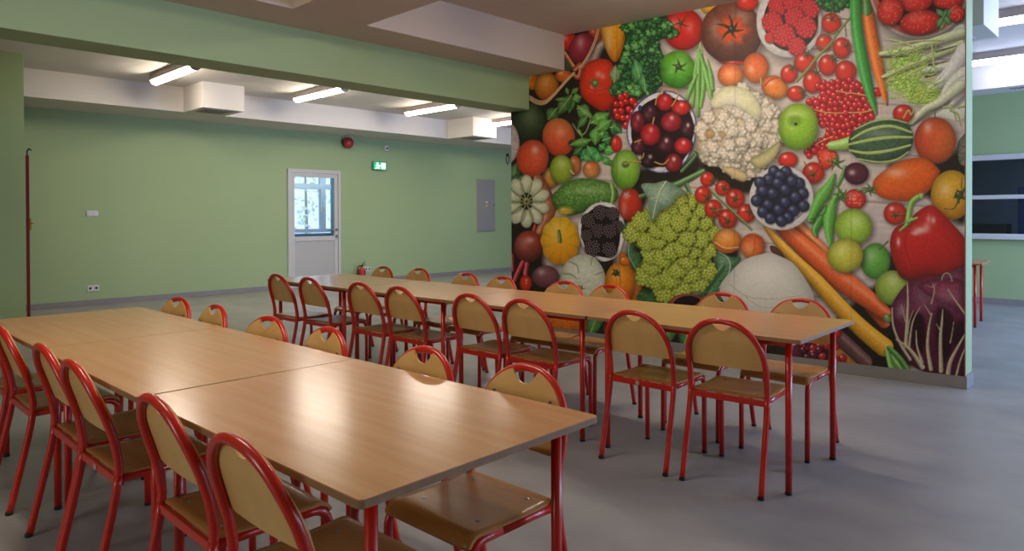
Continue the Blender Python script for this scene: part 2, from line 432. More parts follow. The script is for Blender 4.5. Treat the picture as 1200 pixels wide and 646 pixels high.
    s.star(A1, 588, 388, 38, '#3f6a2c', 6, 13); s.blob(A1, 590, 388, 17, 17, '#7ba05a', sh=0)
    s.blob(A2, 345, 178, 110, 130, '#e2432a', rot=-8, c2=('#da7a3c', .1, -.95), hl=((.1, -.25, .25, .25),), dk=.4)
    s.blob(A2, 440, 220, 32, 24, '#2a2016', sh=0, dk=.2, hl=(), soft=8)
    s.leaf(A2, 560, 195, 415, 232, 26, '#5aa23c')
    s.blob(A2, 290, 450, 56, 70, '#cf8a40'); s.blob(A2, 452, 370, 44, 68, '#c8703c'); s.blob(A2, 565, 396, 58, 58, '#d2622f', c2=('#e0a058', 0, .8))
    s.blob(A2, 168, 322, 108, 127, '#e24b28', rot=6, hl=((.15, -.45, .22, .4), (.3, -.1, .6, .08)), dk=.4)
    s.blob(A2, 362, 396, 78, 99, '#adc544', c2=('#8aa82e', -.8, .4), hl=((.0, -.4, .35, .25),))
    s.line(A2, [(425, 405), (445, 428)], 6, 5, '#d8d0a0')
    s.blob(A2, 735, 225, 36, 56, '#cf2d20')
    # pale and striped squashes on the left
    s.line(A2, [(210, 470), (255, 560), (285, 660), (230, 800), (190, 860)], 40, 22, '#b4623f', wm=45)
    s.poly(A2, [(298, 580), (360, 510), (440, 466), (560, 458), (680, 486), (736, 530), (748, 590), (700, 630), (600, 650), (520, 682), (430, 708), (370, 698), (318, 650)], '#659a40', c2=('#3f6a2a', .2, .9), hl=((.1, -.35, .5, .22, .2),), mott=.3)
    s.blob(A3, 388, 100, 50, 26, '#c8a83e', sh=0, soft=14, dk=.1)
    for i in range(90):
        s.blob(A2, 330+s.rng.rand()*330, 500+s.rng.rand()*130, 3.2, 3.2, '#a8c884', sh=0, hl=(), dk=0)
    s.line(A2, [(705, 500), (715, 560), (700, 640)], 14, 12, '#7da848')
    cx, cy = 127, 612
    for i in range(10):
        a = math.radians(i*36+18)
        x, y = cx+100*math.cos(a), cy+118*math.sin(a)
        s.blob(A2, x, y, 62, 42, '#e2e6c2', rot=math.degrees(math.atan2(118*math.sin(a), 100*math.cos(a))), hl=((-.2, -.3, .5, .25),), sh=.35, dk=.35)
    for i in range(10):
        a = math.radians(i*36)
        s.line(A2, [(cx+18*math.cos(a), cy+18*math.sin(a)), (cx+120*math.cos(a), cy+130*math.sin(a))], 5, 4, '#8a9a62', hi=0)
    s.blob(A2, cx, cy, 24, 26, '#a8a468', sh=0); s.blob(A2, cx, cy, 9, 10, '#4a4426', sh=0)
    # left: turnip, onion, radish stems
    s.line(A3, [(185, 200), (170, 260)], 10, 12, '#c03028')
    s.blob(A3, 140, 342, 98, 110, '#b8412f', rot=10, c2=('#5f2a24', .1, .95), hl=((.1, -.4, .3, .4, .18), (-.3, -.2, .4, .18)))
    s.line(A3, [(30, 400), (35, 500)], 14, 10, '#a82a2a'); s.line(A3, [(100, 450), (70, 510), (45, 570)], 16, 14, '#c0303e'); s.line(A3, [(130, 460), (120, 520), (125, 560)], 15, 15, '#c83844')
    s.blob(A3, 255, 545, 92, 76, '#6a3a42', c2=('#8c5a62', .2, -.8)); s.blob(A3, 122, 588, 42, 54, '#dc3420', hl=((.1, -.35, .12, .7), (.1, .0, .1, .5)))
    s.blob(A3, 355, 300, 130, 162, '#facd2e', lobes=10, lam=.03, c2=('#f2931e', .15, .9), hl=((-.2, -.4, .4, .2),), dk=.22, mott=.05)
    s.line(A3, [(345, 235), (350, 270), (353, 305)], 10, 15, '#5c7a2a')
    # blackberry bowl
    s.poly(A3, [(475, 200), (510, 120), (570, 60), (640, 40), (710, 55), (770, 120), (792, 220), (775, 330), (735, 410), (655, 442), (600, 422), (530, 372), (490, 290)], '#f2efec', dk=.15, bw=8)
    s.poly(A3, [(498, 210), (530, 130), (580, 85), (640, 68), (705, 85), (752, 150), (760, 280), (738, 370), (690, 412), (620, 407), (540, 367), (505, 290)], '#191215', dk=.3, sh=0)
    for (x, y, r) in ((545, 165, 50), (625, 112, 52), (708, 120, 46), (742, 205, 42), (610, 235, 50), (690, 238, 50), (536, 265, 40), (575, 350, 56), (688, 360, 52)):
        s.blob(A3, x, y, r, r, '#231a1e', dk=.6, hl=(), sh=.5)
        for i in range(34):
            a = i*2.4; q = r*.95*math.sqrt((i+.5)/34); xx, yy = x+q*math.cos(a), y+q*math.sin(a)
            s.blob(A3, xx, yy, r*.15, r*.15, '#2c2126' if s.rng.rand() > .08 else '#5c1c2c', dk=.5, hl=((-.1, -.2, .42, .5),), sh=.3, mott=0)
    s.poly(A3, [(357, 560), (370, 490), (420, 425), (500, 392), (570, 405), (620, 450), (655, 520), (668, 610), (650, 720), (500, 760), (380, 720), (350, 640)], '#dce0c8', dk=.3, hl=((-.5, -.55, .25, .2), (-.1, -.3, .4, .12)), mott=.12)
    for pts in ([(420, 440), (470, 470), (480, 520)], [(370, 520), (430, 530), (470, 560)], [(570, 410), (560, 470)], [(640, 510), (590, 530)]):
        s.line(A3, pts, 7, 3, '#a6aa8c', hi=0)
    s.star(A3, 495, 620, 26, '#8a8a4a', 5, 8)
    # low row behind the tables
    s.poly(W, [(598, 345), (720, 352), (870, 372), (960, 392), (950, 432), (800, 412), (598, 382)], '#1d1712', dk=0, sh=0, soft=5, mott=.4)
    s.blob(W, 664, 373, 30, 22, '#ee8626', lobes=8, lam=.03, c2=('#d8641c', .2, .9)); s.blob(W, 618, 362, 15, 15, '#d2301f'); s.blob(W, 742, 385, 14, 16, '#e8761f')
    for l in ((690, 395, 706, 355, 9, '#3f7a38'), (712, 402, 722, 362, 9, '#35682f'), (775, 405, 790, 372, 10, '#447f3c'), (800, 408, 812, 376, 10, '#2f6030')): s.leaf(W, *l)
    s.blob(W, 840, 398, 18, 16, '#b02a22'); s.blob(W, 930, 412, 10, 11, '#5a1c2c')
    # pumpkins
    s.poly(B4, [(10, 100), (50, 110), (95, 200), (140, 240), (160, 330), (150, 470), (0, 470), (-10, 250)], '#e8761f', c2=('#d25a18', .6, .5), hl=((.45, .0, .15, .25, .5),))
    s.blob(W, 726.5, 331, 17.5, 24, '#f09a28', c2=('#e2701c', .3, .8), hl=((-.2, -.4, .3, .25),))
    s.line(B4, [(0, 170), (10, 280), (0, 400)], 3, 3, '#c06a18', hi=0); s.star(A3, 733, 520, 32, '#33401f', 6, 13)
    s.blob(W, 732, 306, 7, 6, '#d2691f', sh=0)
    # kale
    kale = ['#62b25a', '#2f7a34', '#3f8c3c', '#276a30', '#4f9a48', '#1f5226', '#5aa650']
    s.frill(B1, [(40, 150), (180, 110), (310, 90), (350, 150), (390, 225), (330, 250), (275, 285), (300, 380), (295, 460), (270, 600), (200, 640), (80, 660), (-25, 640), (-30, 560), (30, 420), (45, 280)], 210, 24, kale, '#1d4a24')
    for l in ((150, 560, 110, 400, 46, '#3f8a48'), (180, 620, 170, 480, 40, '#3a8044'), (-30, 560, -20, 440, 36, '#7a9a6a'), (200, 420, 250, 350, 28, '#276a30')): s.leaf(B1, *l)
    s.frill(B1, [(190, 370), (290, 380), (280, 530), (190, 560), (170, 460)], 110, 11, ['#2a6a34', '#37803f', '#1c4a24'], '#173c1d')
    # right of the kale: tomatoes
    s.blob(B1, 630, 50, 75, 50, '#dfa426', sh=.3)
    s.tomato(B1, 438, 198, 138, 142, '#d8261c', (420, 158, 60), hl=((-.45, -.25, .3, .25, .3), (.3, -.1, .2, .22, .3)), c2=('#c01e18', .5, .6))
    s.frill(B1, [(240, 130), (330, 140), (390, 215), (370, 245), (300, 240), (240, 260)], 40, 18, kale, '#1d4a24')
    s.blob(B1, 765, 222, 208, 214, '#8a4630', c2=('#4a2218', .1, .95), dk=.5, lobes=7, lam=.012, hl=((-.5, -.1, .22, .22, .3), (.3, -.5, .3, .2), (-.1, .25, .2, .18)), mott=.15)
    s.blob(B1, 770, 205, 95, 85, '#d2491f', sh=0, soft=30, dk=.2, hl=(), lobes=6, lam=.15)
    s.star(B1, 765, 200, 88, '#22240f', 6, 15)
    s.blob(B1, 790, 425, 90, 14, '#b82a20', sh=0, soft=8)
    s.blob(B1, 398, 470, 120, 128, '#67b82e', c2=('#3f9426', -.2, .95), hl=((.1, -.2, .35, .25), (-.4, .1, .2, .15)), lobes=5, lam=.015)
    s.star(B1, 405, 452, 56, '#2f4a22', 5, 13)
    for a, b, c, wd in (((550, 300), (520, 480), (500, 720), 15), ((545, 330), (540, 520), (535, 780), 17), ((560, 340), (575, 560), (555, 720), 16), ((545, 350), (600, 520), (625, 655), 22), ((600, 400), (625, 520), (635, 600), 16), ((530, 500), (490, 590), (455, 690), 16)):
        s.line(B1, [a, b, c], 5, wd*.7, '#69a848', wm=wd, sh=.4, hi=.25)
    s.line(B1, [(552, 290), (560, 360)], 4, 4, '#9cc060')
    # apricots at the top
    s.blob(W, 856, 88, 15, 14, '#e25a2c', c2=('#f0944a', .3, .5), hl=((-.1, -.1, .4, .25),))
    s.blob(C1, 177, 458, 88, 102, '#e2522a', c2=('#ea8440', -.2, .5), hl=((-.35, .1, .25, .3),)); s.line(C1, [(212, 530), (215, 575)], 5, 4, '#b8a84a')
    s.blob(C1, 305, 590, 92, 76, '#e4672c', rot=25, c2=('#ef9440', .3, .5)); s.line(C1, [(220, 600), (270, 545), (330, 522)], 5, 4, '#b83c1c', hi=0)
    # top: raspberries
    s.blob(C1, 120, 20, 75, 52, '#d8301f')
    s.blob(C1, 402, 145, 220, 242, '#f4f1ee', dk=.3, hl=(), nsq=2.1); s.blob(C1, 415, 140, 185, 206, '#25131a', sh=0, hl=(), dk=.3)
    for q in ((325, 40, 66), (425, 20, 66), (540, 55, 70), (290, 150, 72), (440, 118, 68), (515, 185, 74), (275, 255, 38), (370, 240, 78), (455, 315, 62)): s.raspberry(C1, *q)
    s.frill(C1, [(590, 0), (640, 70), (720, 75), (808, 40), (870, 30), (870, -20), (600, -20)], 60, 20, ['#2f7a34', '#3f8c3c', '#276a30'], '#1a4420')
    # tomatoes on the vine
    for (x, y, rx, ry, st) in ((640, 290, 56, 60, None), (510, 425, 76, 68, (525, 370, 40)), (688, 158, 66, 72, (690, 125, 45)), (758, 325, 62, 72, (790, 310, 40)), (402, 500, 58, 62, (425, 460, 42)), (662, 440, 62, 72, (705, 400, 40)), (785, 485, 72, 76, None), (560, 555, 64, 76, (590, 490, 40)), (450, 632, 62, 52, (495, 625, 45))):
        s.tomato(C1, x, y, rx, ry, '#d6301f', st)
    s.line(C1, [(455, 548), (520, 480), (590, 390), (680, 300), (740, 210), (808, 130), (830, 110)], 11, 8, '#68763a', hi=.2)
    for a, b in (((740, 210), (610, 260)), ((780, 170), (790, 250)), ((690, 290), (710, 390)), ((640, 330), (600, 300)), ((800, 130), (720, 120))): s.line(C1, [a, b], 5, 4, '#4a5a2a')
    # red currants
    ccol = '#d81e22'
    for q in ([(540, 120), (640, 100), (860, 110), (880, 180), (820, 250), (700, 280), (600, 250)], [(540, 455), (580, 395), (660, 330), (740, 285), (860, 275), (860, 330), (690, 400), (590, 470)]): s.poly(C2, q, '#b3161a', dk=.2, sh=.2, soft=3)
    s.poly(C1, [(610, 580), (700, 550), (800, 540), (880, 620), (820, 690), (620, 640)], '#b3161a', dk=.2, sh=.2, soft=3); s.poly(D2, [(0, 20), (80, 20), (120, 110), (170, 200), (100, 250), (0, 280)], '#b3161a', dk=.2, sh=.2, soft=3)
    s.cluster(C1, [(600, 570), (700, 540), (790, 520), (860, 560), (900, 640), (820, 700), (700, 690), (610, 640)], 34, 22, ccol)
    s.cluster(C2, [(530, 110), (620, 90), (720, 120), (860, 100), (900, 180), (820, 260), (700, 290), (590, 260)], 52, 22, ccol)
    s.cluster(C2, [(520, 460), (560, 390), (640, 320), (720, 270), (860, 260), (880, 330), (760, 360), (690, 420), (580, 480)], 44, 22, ccol)
    s.cluster(D2, [(-10, 10), (80, 0), (130, 110), (190, 200), (100, 260), (20, 300), (-30, 200)], 40, 23, ccol)
    s.cluster(D1, [(-20, 560), (50, 555), (95, 600), (90, 660), (-20, 660)], 12, 22, ccol)
    s.beads(D2, [(188, 48)], 32, ccol)
    for t, pts in ((C2, [(570, 165), (660, 185), (770, 188)]), (C2, [(580, 400), (640, 370), (700, 345)]), (D2, [(0, 50), (90, 65), (210, 85)]), (D2, [(0, 185), (110, 180), (210, 145), (225, 170)]), (C2, [(740, 40), (808, 55)])): s.line(t, pts, 4, 3, '#d8b060', hi=.1)
    # cherry bowl
    s.poly(A1, [(690, 600), (735, 500), (800, 480), (860, 520), (870, 600), (830, 680), (760, 680)], '#3a1512', dk=.2, sh=0, soft=4)
    s.cluster(B2, [(-40, 130), (20, 70), (90, 80), (135, 120), (90, 200), (60, 280), (10, 240)], 26, 24, '#d6201f')
    s.poly(B2, [(55, 300), (75, 215), (130, 125), (220, 58), (320, 36), (420, 68), (490, 145), (526, 250), (518, 370), (478, 480), (420, 560), (330, 592), (240, 588), (160, 548), (100, 455), (62, 380)], '#3a4a86', dk=.1)
    s.poly(B2, [(62, 300), (82, 218), (135, 131), (222, 66), (320, 44), (415, 75), (484, 150), (518, 250), (510, 370), (470, 478), (415, 552), (330, 584), (243, 580), (165, 540), (106, 452), (70, 380)], '#eeebee', dk=.1, sh=0)
    s.poly(B2, [(85, 300), (105, 220), (155, 145), (230, 95), (320, 75), (405, 100), (470, 165), (505, 255), (498, 370), (460, 470), (405, 535), (330, 552), (245, 550), (185, 510), (125, 440), (92, 380)], '#1d0d12', dk=.2, sh=0)
    for q in ((145, 155, 14, 20), (310, 52, 12, 8), (90, 410, 8, 18), (92, 440, 6, 12), (495, 395, 8, 20)): s.blob(B2, *q, '#24346e', sh=0, hl=())
    for (x, y, rx, ry, c, h) in ((210, 190, 56, 62, '#3c1722', .25), (312, 114, 56, 60, '#b81e24', .35), (422, 152, 64, 52, '#c62622', .5), (128, 248, 50, 74, '#701a24', .4), (355, 248, 72, 68, '#961e2a', .45), (466, 292, 50, 56, '#3c1622', .6), (135, 410, 46, 62, '#4a1620', .25), (320, 398, 60, 62, '#461722', .6), (215, 332, 68, 76, '#b01e26', .4), (436, 410, 60, 56, '#bc2224', .55), (210, 505, 62, 56, '#221014', .5), (370, 525, 60, 64, '#861c22', .6)):
        s.blob(B2, x, y, rx, ry, c, dk=.65, hl=((.05, -.4, .2, h, .24), (-.3, .2, .3, .12)), sh=.6)
    for pts in ([(250, 130), (265, 70), (325, 15)], [(360, 140), (400, 70), (385, 30), (330, 18)], [(230, 260), (240, 220), (235, 225)], [(60, 515), (110, 520), (160, 490), (170, 460)], [(245, 520), (300, 535), (340, 500)], [(110, 385), (150, 370)]): s.line(B2, pts, 5, 4, '#c08a3c', hi=.2)
    s.poly(B2, [(235, 575), (260, 555), (300, 555), (312, 580), (275, 590)], '#d0ccd4', sh=0)
    # cauliflower
    cauli = [(816, 150), (822, 138), (832, 130), (836, 118), (844, 106), (857, 101), (878, 101), (890, 110), (905, 116), (912, 135), (917, 150), (917, 167), (909, 185), (898, 194), (891, 203), (873, 212), (860, 208), (846, 197), (832, 195), (821, 187), (816, 169)]
    s.poly(W, cauli, '#d8c4a2', dk=.5, bw=18, mott=.2)
    Q = s.smooth(np.array(cauli, float))*.94+np.array([866, 157])*.06
    big = s.inside(Q, 95)
    for p in big[np.argsort(-((big[:, 0]-862)**2+(big[:, 1]-155)**2))]:
        r = 5.5+3*s.rng.rand()
        s.blob((p[0], p[1], 1), 0, 0, r, r, '#f3e5cb', dk=.38, hl=((-.2, -.3, .5, .3),), sh=.34, lobes=6, lam=.1, mott=.1)
        for i in range(7):
            a = s.rng.rand()*6.3; q = r*.75*s.rng.rand()
            s.blob((p[0]+q*math.cos(a), p[1]+q*math.sin(a), 1), 0, 0, 2.1, 2.1, '#f6ead4', dk=.22, hl=((-.2, -.3, .5, .15),), sh=.11, mott=0)
    for q in ((832, 157, 6, 5), (847, 158, 4, 3)): s.blob(W, *q, '#c49a68', sh=0, soft=2, hl=())
    s.poly(W, [(833, 118), (845, 104), (860, 101), (880, 108), (892, 128), (886, 140), (872, 130), (855, 122), (838, 127)], '#e6e2b4', dk=.25, hl=((-.2, -.2, .5, .3),), sh=.2, soft=1.5)
    s.poly(W, [(846, 197), (860, 196), (876, 204), (872, 213), (858, 208)], '#d0b888', sh=0, soft=2); s.poly(W, [(880, 186), (895, 178), (914, 166), (909, 184), (893, 197), (882, 194)], '#cfc688', sh=.1)
    # apples
    s.blob(W, 733, 199, 17, 23.5, '#93c840', c2=('#5f9a2a', -.7, .5), hl=((-.2, -.25, .4, .25),)); s.blob(W, 733, 193, 4, 3.5, '#4a5a20', sh=0, soft=2); s.line(B2, [(50, 535), (75, 515), (150, 520)], 5, 4, '#b07a3a')
    s.blob(B3, 78, 232, 82, 112, '#cc3a22', c2=('#a82a1c', .6, .7), hl=((-.3, -.55, .25, .35, .18), (-.5, .2, .25, .22, .5)), dk=.5); s.star(B3, 50, 165, 26, '#c8a8b8', 5, 6)
    s.blob(C2, 465, 280, 133, 158, '#a6d236', c2=('#7ab428', .2, .9), hl=((-.35, -.3, .25, .3, .4), (.1, -.55, .4, .2, .15)), nsq=2.2)
    s.blob(C2, 440, 240, 44, 34, '#6f9a22', sh=0, soft=26, hl=(), dk=.2); s.blob(C2, 448, 262, 11, 9, '#2a1c0e', sh=0, soft=4, hl=())
    s.tomato(C2, 395, 505, 66, 54, '#d6301f'); s.tomato(C2, 567, 592, 74, 72, '#d22c1c', (565, 605, 50))
    s.line(C2, [(505, 520), (560, 600)], 4, 4, '#3c5a28')
    s.poly(C2, [(590, 450), (640, 425), (700, 435), (735, 480), (710, 530), (660, 568), (625, 560), (600, 510)], '#dc3522', hl=((-.1, -.3, .4, .15),)); s.star(C2, 720, 520, 60, '#3a5a2a', 6, 14)
    for i in range(40): s.blob(C2, 605+s.rng.rand()*110, 450+s.rng.rand()*95, 3, 3, '#e8a060', sh=0, hl=(), dk=0)
    # romanesco with its leaves
    s.line(B3, [(330, 110), (420, 80), (570, 0)], 24, 12, '#3f7034', sh=.4); s.line(B3, [(380, 100), (480, 50), (570, 5)], 20, 14, '#4f8040', sh=.3); s.line(B2, [(430, 580), (520, 480), (515, 455)], 14, 10, '#35602c'); s.line(B3, [(150, 175), (240, 140)], 16, 14, '#4a6a3a'); s.line(B3, [(460, 100), (500, 190)], 16, 10, '#3a6a38')
    s.poly(B4, [(20, -60), (75, -110), (110, 60), (150, 110), (140, 230), (95, 200), (65, 120), (60, 20)], '#3f6b40', mott=.3, hl=((-.3, -.2, .2, .2, .8),)); s.line(B4, [(72, 30), (70, 110), (130, 225)], 5, 3, '#7a9a68')
    s.poly(B4, [(620, 60), (690, 70), (750, 120), (830, 130), (760, 230), (700, 320), (690, 420), (560, 430), (480, 400), (590, 300), (650, 200)], '#4d8052', mott=.4, hl=((.3, -.5, .3, .15),)); s.line(B4, [(640, 70), (740, 130), (750, 220), (680, 330)], 6, 4, '#9ab890'); s.line(B4, [(700, 190), (600, 330), (560, 400)], 22, 16, '#3a6a3c')
    s.poly(B4, [(160, 340), (300, 370), (560, 360), (560, 440), (150, 440)], '#2f5a30', mott=.5, sh=0, soft=3)
    s.poly(B4, [(440, 330), (560, 300), (590, 320), (550, 380), (440, 390)], '#8a948a', sh=0, soft=4)
    rom = [(75, 390), (110, 340), (200, 250), (260, 300), (370, 250), (400, 175), (455, 168), (510, 230), (600, 270), (655, 345), (640, 450), (612, 520), (628, 600), (605, 690), (560, 750), (490, 790), (430, 830), (380, 848), (300, 840), (200, 790), (150, 720), (135, 650), (175, 560), (95, 490)]
    s.poly(B3, rom, '#7a8a26', dk=.4, mott=.3)
    fl = []
    Q = s.smooth(s.tp(B3, rom)); c0 = np.array([790., 262.])
    for p in s.inside(Q*.955+c0*.045, 1800):
        if all((p[0]-q[0])**2+(p[1]-q[1])**2 > (11.5+.03*np.hypot(*(p-c0)))**2 for q in fl): fl.append(p)
    fl.sort(key=lambda p: -((p[0]-c0[0])**2+(p[1]-c0[1])**2))
    for p in fl:
        dd = p-c0; r = 8.6+1.6*s.rng.rand()+.035*np.hypot(*dd)
        s.blob((p[0], p[1], 1), 0, 0, r, r, '#8c9c2c', dk=.9, hl=(), sh=.7, mott=.3)
        for i in range(30, -1, -1):
            a = i*2.4+p[0]; q = r*.97*math.sqrt(i/30.); rr = r*(.13+.13*math.sqrt(i/30.))
            c = ('#98aa32', '#a8ba3a', '#b6c648', '#c4d05c')[3 if i < 4 else 2 if i < 12 else 1 if i < 22 else 0]
            s.blob((p[0]+q*math.cos(a)+dd[0]*.03, p[1]+q*math.sin(a)+dd[1]*.03, 1), 0, 0, rr, rr, c, dk=.4, hl=((-.2, -.35, .5, .16),), sh=.2, mott=.1)
    s.poly(B3, [(153, 95), (250, 84), (320, 70), (400, 110), (462, 158), (400, 172), (350, 240), (280, 272), (236, 342), (205, 300), (198, 190)], '#8aa88c', c2=('#6a8c70', .7, .4), mott=.2, dk=.3, hl=((-.1, -.3, .4, .2),)); s.line(B3, [(320, 75), (270, 170), (232, 320)], 7, 4, '#b8c8a0', hi=.1)
    for pts in ([(295, 120), (350, 150)], [(280, 160), (340, 200)], [(285, 130), (210, 120)], [(262, 190), (215, 190)]): s.line(B3, pts, 3, 2, '#a8bc98', hi=0)
    s.poly(B4, [(345, 425), (390, 385), (450, 372), (520, 378), (560, 400), (575, 440), (480, 470), (380, 460)], '#9a4a3e', sh=.2); s.poly(B4, [(372, 430), (410, 398), (460, 386), (520, 392), (550, 420), (480, 460), (390, 455)], '#120d12', sh=0)
    # tomatoes on the second vine
    for (x, y, r, st) in ((600, 58, 48, (635, 75, 35)), (702, 118, 50, (715, 120, 45)), (570, 162, 56, (600, 185, 40)), (788, 190, 64, (790, 195, 50)), (640, 258, 60, (650, 270, 50)), (860, 290, 62, (890, 280, 45)), (738, 325, 64, (738, 345, 48)), (760, 335, 0, None), (830, 370, 0, None)):
        if r: s.tomato(B3, x, y, r, r*1.04, '#d23222', st)
    s.line(B3, [(628, 140), (700, 210), (770, 275), (850, 350), (900, 400)], 9, 8, '#5c7a3c')
    s.line(B3, [(700, 262), (640, 275)], 5, 4, '#4a6a30')
    s.blob(B3, 735, 475, 94, 84, '#e67a2c', c2=('#f0a046', -.3, -.3), hl=((-.1, -.4, .4, .2),)); s.line(B3, [(650, 485), (720, 525), (808, 520)], 5, 4, '#f0b070', hi=.1); s.line(B3, [(655, 500), (720, 540), (800, 535)], 4, 3, '#b83c1c', hi=0)
    s.blob(C3, 155, 512, 84, 86, '#ea8238', c2=('#d8522a', .3, -.8), hl=((-.3, .1, .4, .2),)); s.line(C3, [(165, 432), (165, 520), (150, 590)], 4, 3, '#c85a28', hi=.1)
    # carrots and the white squash
    s.line(W, [(896, 262), (905, 275), (920, 292)], 1.5, 3, '#c06a34')
    s.line(W, [(932, 262), (950, 280), (972, 303), (985, 315)], 6.5, 7, '#e06e30', sh=.5)
    s.line(W, [(980, 322), (1010, 350), (1036, 378)], 6, 7, '#cc5524', sh=.4)
    s.line(W, [(915, 265), (938, 286), (965, 310), (995, 335), (1020, 353), (1036, 366)], 8, 8, '#e85f2a', wm=13.5, sh=.55, hi=.22)
    s.blob(W, 1040, 373, 4, 6, '#7a9a4a', rot=-40)
    s.line(W, [(960, 385), (985, 412), (1015, 436), (1030, 438)], 9, 6, '#d07a2c', sh=.5); s.line(W, [(972, 385), (990, 402), (1014, 424)], 7, 8, '#5e3d3c', sh=.5, wm=8.5, hi=.2)
    s.cluster(W, [(938, 400), (985, 390), (985, 424), (940, 420)], 16, 4.6, '#b8242c'); s.cluster(W, [(940, 405), (960, 398), (960, 420), (940, 418)], 5, 4.2, '#5a1c2c')
    s.line(W, [(897, 266), (910, 281), (932, 305), (958, 331), (988, 364), (1014, 389), (1036, 407)], 2.2, 11, '#eaa52e', wm=8.6, sh=.55, hi=.2)
    s.line(W, [(1040, 412), (1048, 424), (1056, 434)], 4, 6, '#5c9a38'); s.line(W, [(1040, 410), (1043, 424), (1046, 433)], 3, 4, '#7ab04a'); s.line(W, [(1042, 408), (1054, 420), (1062, 432)], 3, 4, '#4a8630')
    s.poly(C3, [(275, 510), (320, 520), (375, 590), (345, 585), (285, 550)], '#5a3428', sh=.3)
    s.poly(C4, [(-60, 250), (0, 175), (60, 112), (130, 70), (200, 50), (270, 38), (330, 55), (430, 108), (500, 195), (550, 280), (572, 345), (560, 480), (480, 560), (80, 560), (0, 420), (-60, 330)], '#ebe7dc', dk=.25, hl=((-.1, -.4, .5, .3),), mott=.05, c2=('#cbc7b4', .1, .9))
    for pts in ([(10, 250), (120, 330), (300, 345), (480, 320)], [(120, 340), (220, 400), (330, 400)]): s.line(C4, pts, 5, 3, '#d6d0c0', hi=.1)
    # blueberry bowl
    s.blob(C3, 350, 185, 217, 217, '#f6f4f2', dk=.25, hl=()); s.blob(C3, 352, 180, 182, 182, '#c6c4c4', sh=0, dk=.4, hl=()); s.blob(C3, 345, 165, 165, 170, '#20202c', sh=0, soft=20, hl=(), dk=.1)
    for (x, y) in ((300, 5), (380, 8), (265, 60), (340, 35), (205, 80), (470, 85), (420, 70), (325, 85), (225, 138), (375, 130), (495, 155), (290, 155), (182, 202), (445, 180), (260, 232), (330, 265), (500, 240), (375, 215), (430, 270), (225, 280), (395, 318), (275, 322), (350, 340)):
        s.blob(C3, x, y, 39, 39, '#2c3150', dk=.65, hl=((-.25, -.35, .35, .26),), sh=.55, mott=.2)
        if s.rng.rand() > .55: s.blob(C3, x+8, y-6, 9, 8, '#12131f', sh=0, hl=()); s.star(C3, x+8, y-6, 13, '#454a6a', 5, 3)
    # pea pods
    s.line(C3, [(730, 100), (770, 20), (780, -20)], 12, 16, '#46862e', sh=.4)
    s.line(C3, [(585, 440), (580, 390), (640, 280), (655, 250)], 8, 20, '#3f8a2c', wm=36, sh=.5); s.line(C3, [(548, 330), (600, 215), (670, 110), (712, 15)], 20, 4, '#5aa638', wm=46, sh=.5, hi=.2); s.line(C3, [(680, 490), (672, 380), (690, 250), (745, 130)], 16, 8, '#5caa3a', wm=44, sh=.5, hi=.22)
    s.line(C3, [(545, 330), (640, 290), (655, 240)], 4, 3, '#2c6a20', hi=0)
    # limes, green tomatoes, plums
    s.blob(W, 1002, 233.5, 13, 12, '#d8342a', hl=((-.3, -.3, .4, .2),)); s.star(D3, -55, 170, 60, '#3c6a2e', 6, 16)
    for i in range(24): s.blob(W, 994+s.rng.rand()*17, 226+s.rng.rand()*15, .6, .6, '#e8a878', sh=0, hl=(), dk=0)
    s.blob(W, 1026, 306, 17.5, 21, '#5ea63c', hl=((-.3, -.3, .4, .25),)); s.line(D3, [(205, 530), (230, 510), (262, 480)], 5, 6, '#3c4a20')
    s.blob(W, 1000, 266, 22, 21.5, '#a2cc42', hl=((.1, -.3, .4, .25),)); s.blob(W, 1046, 337.5, 20.5, 20.5, '#adc44c', c2=('#8cac3e', -.2, .8), hl=((.0, -.4, .4, .25),))
    s.blob(W, 990.5, 299.5, 21, 20, '#bccb3c', c2=('#dcc84a', .6, -.2), hl=((-.2, -.3, .4, .25),))
    # chillies
    s.line(D1, [(120, 60), (150, 230), (190, 430), (228, 600), (250, 700)], 44, 6, '#ee6f20', wm=42, sh=.5, hi=.2); s.line(D1, [(110, -10), (118, 30), (120, 70)], 26, 38, '#4f8a34')
    s.line(D1, [(42, -20), (52, 180), (88, 400), (130, 590), (165, 710), (182, 770)], 38, 4, '#349632', wm=40, sh=.5, hi=.22)
    # strawberry bowl
    s.blob(D1, 470, -62, 330, 322, '#cfc0b4', dk=.25, hl=()); s.blob(D1, 472, -66, 318, 308, '#c8664c', sh=0, dk=.2, hl=()); s.blob(D1, 478, -80, 290, 290, '#3a1210', sh=0, dk=.2, hl=())
    for (x, y, rx, ry, rot) in ((660, 0, 105, 60, 0), (450, 10, 115, 72, -5), (278, 75, 88, 98, 20), (480, 150, 138, 82, -8), (720, 90, 60, 60, 0)):
        s.blob(D1, x, y, rx, ry, '#d83026', rot=rot, hl=((-.2, -.35, .45, .14),), sh=.6)
        for i in range(40):
            a = i*2.4; q = .9*math.sqrt((i+.5)/40); s.blob(D1, x+q*rx*math.cos(a), y+q*ry*math.sin(a), 3.5, 4, '#b82218' if i % 2 else '#e88a68', sh=0, hl=(), dk=0)
    for l in ((640, 110, 590, 60, 22, '#4a8044'), (640, 110, 690, 70, 24, '#5a9250'), (640, 110, 690, 165, 24, '#457a40'), (640, 110, 620, 205, 20, '#6a9a60'), (640, 110, 590, 190, 20, '#4a7e44'), (640, 110, 665, 60, 18, '#3c6e38')): s.leaf(D1, *l)
    # fennel
    s.poly(D1, [(500, 640), (580, 560), (640, 470), (690, 380), (600, 300), (520, 300), (640, 250), (790, 190), (790, 760), (640, 800), (560, 800)], '#e2e6d2', dk=.1, sh=.1, mott=.08)
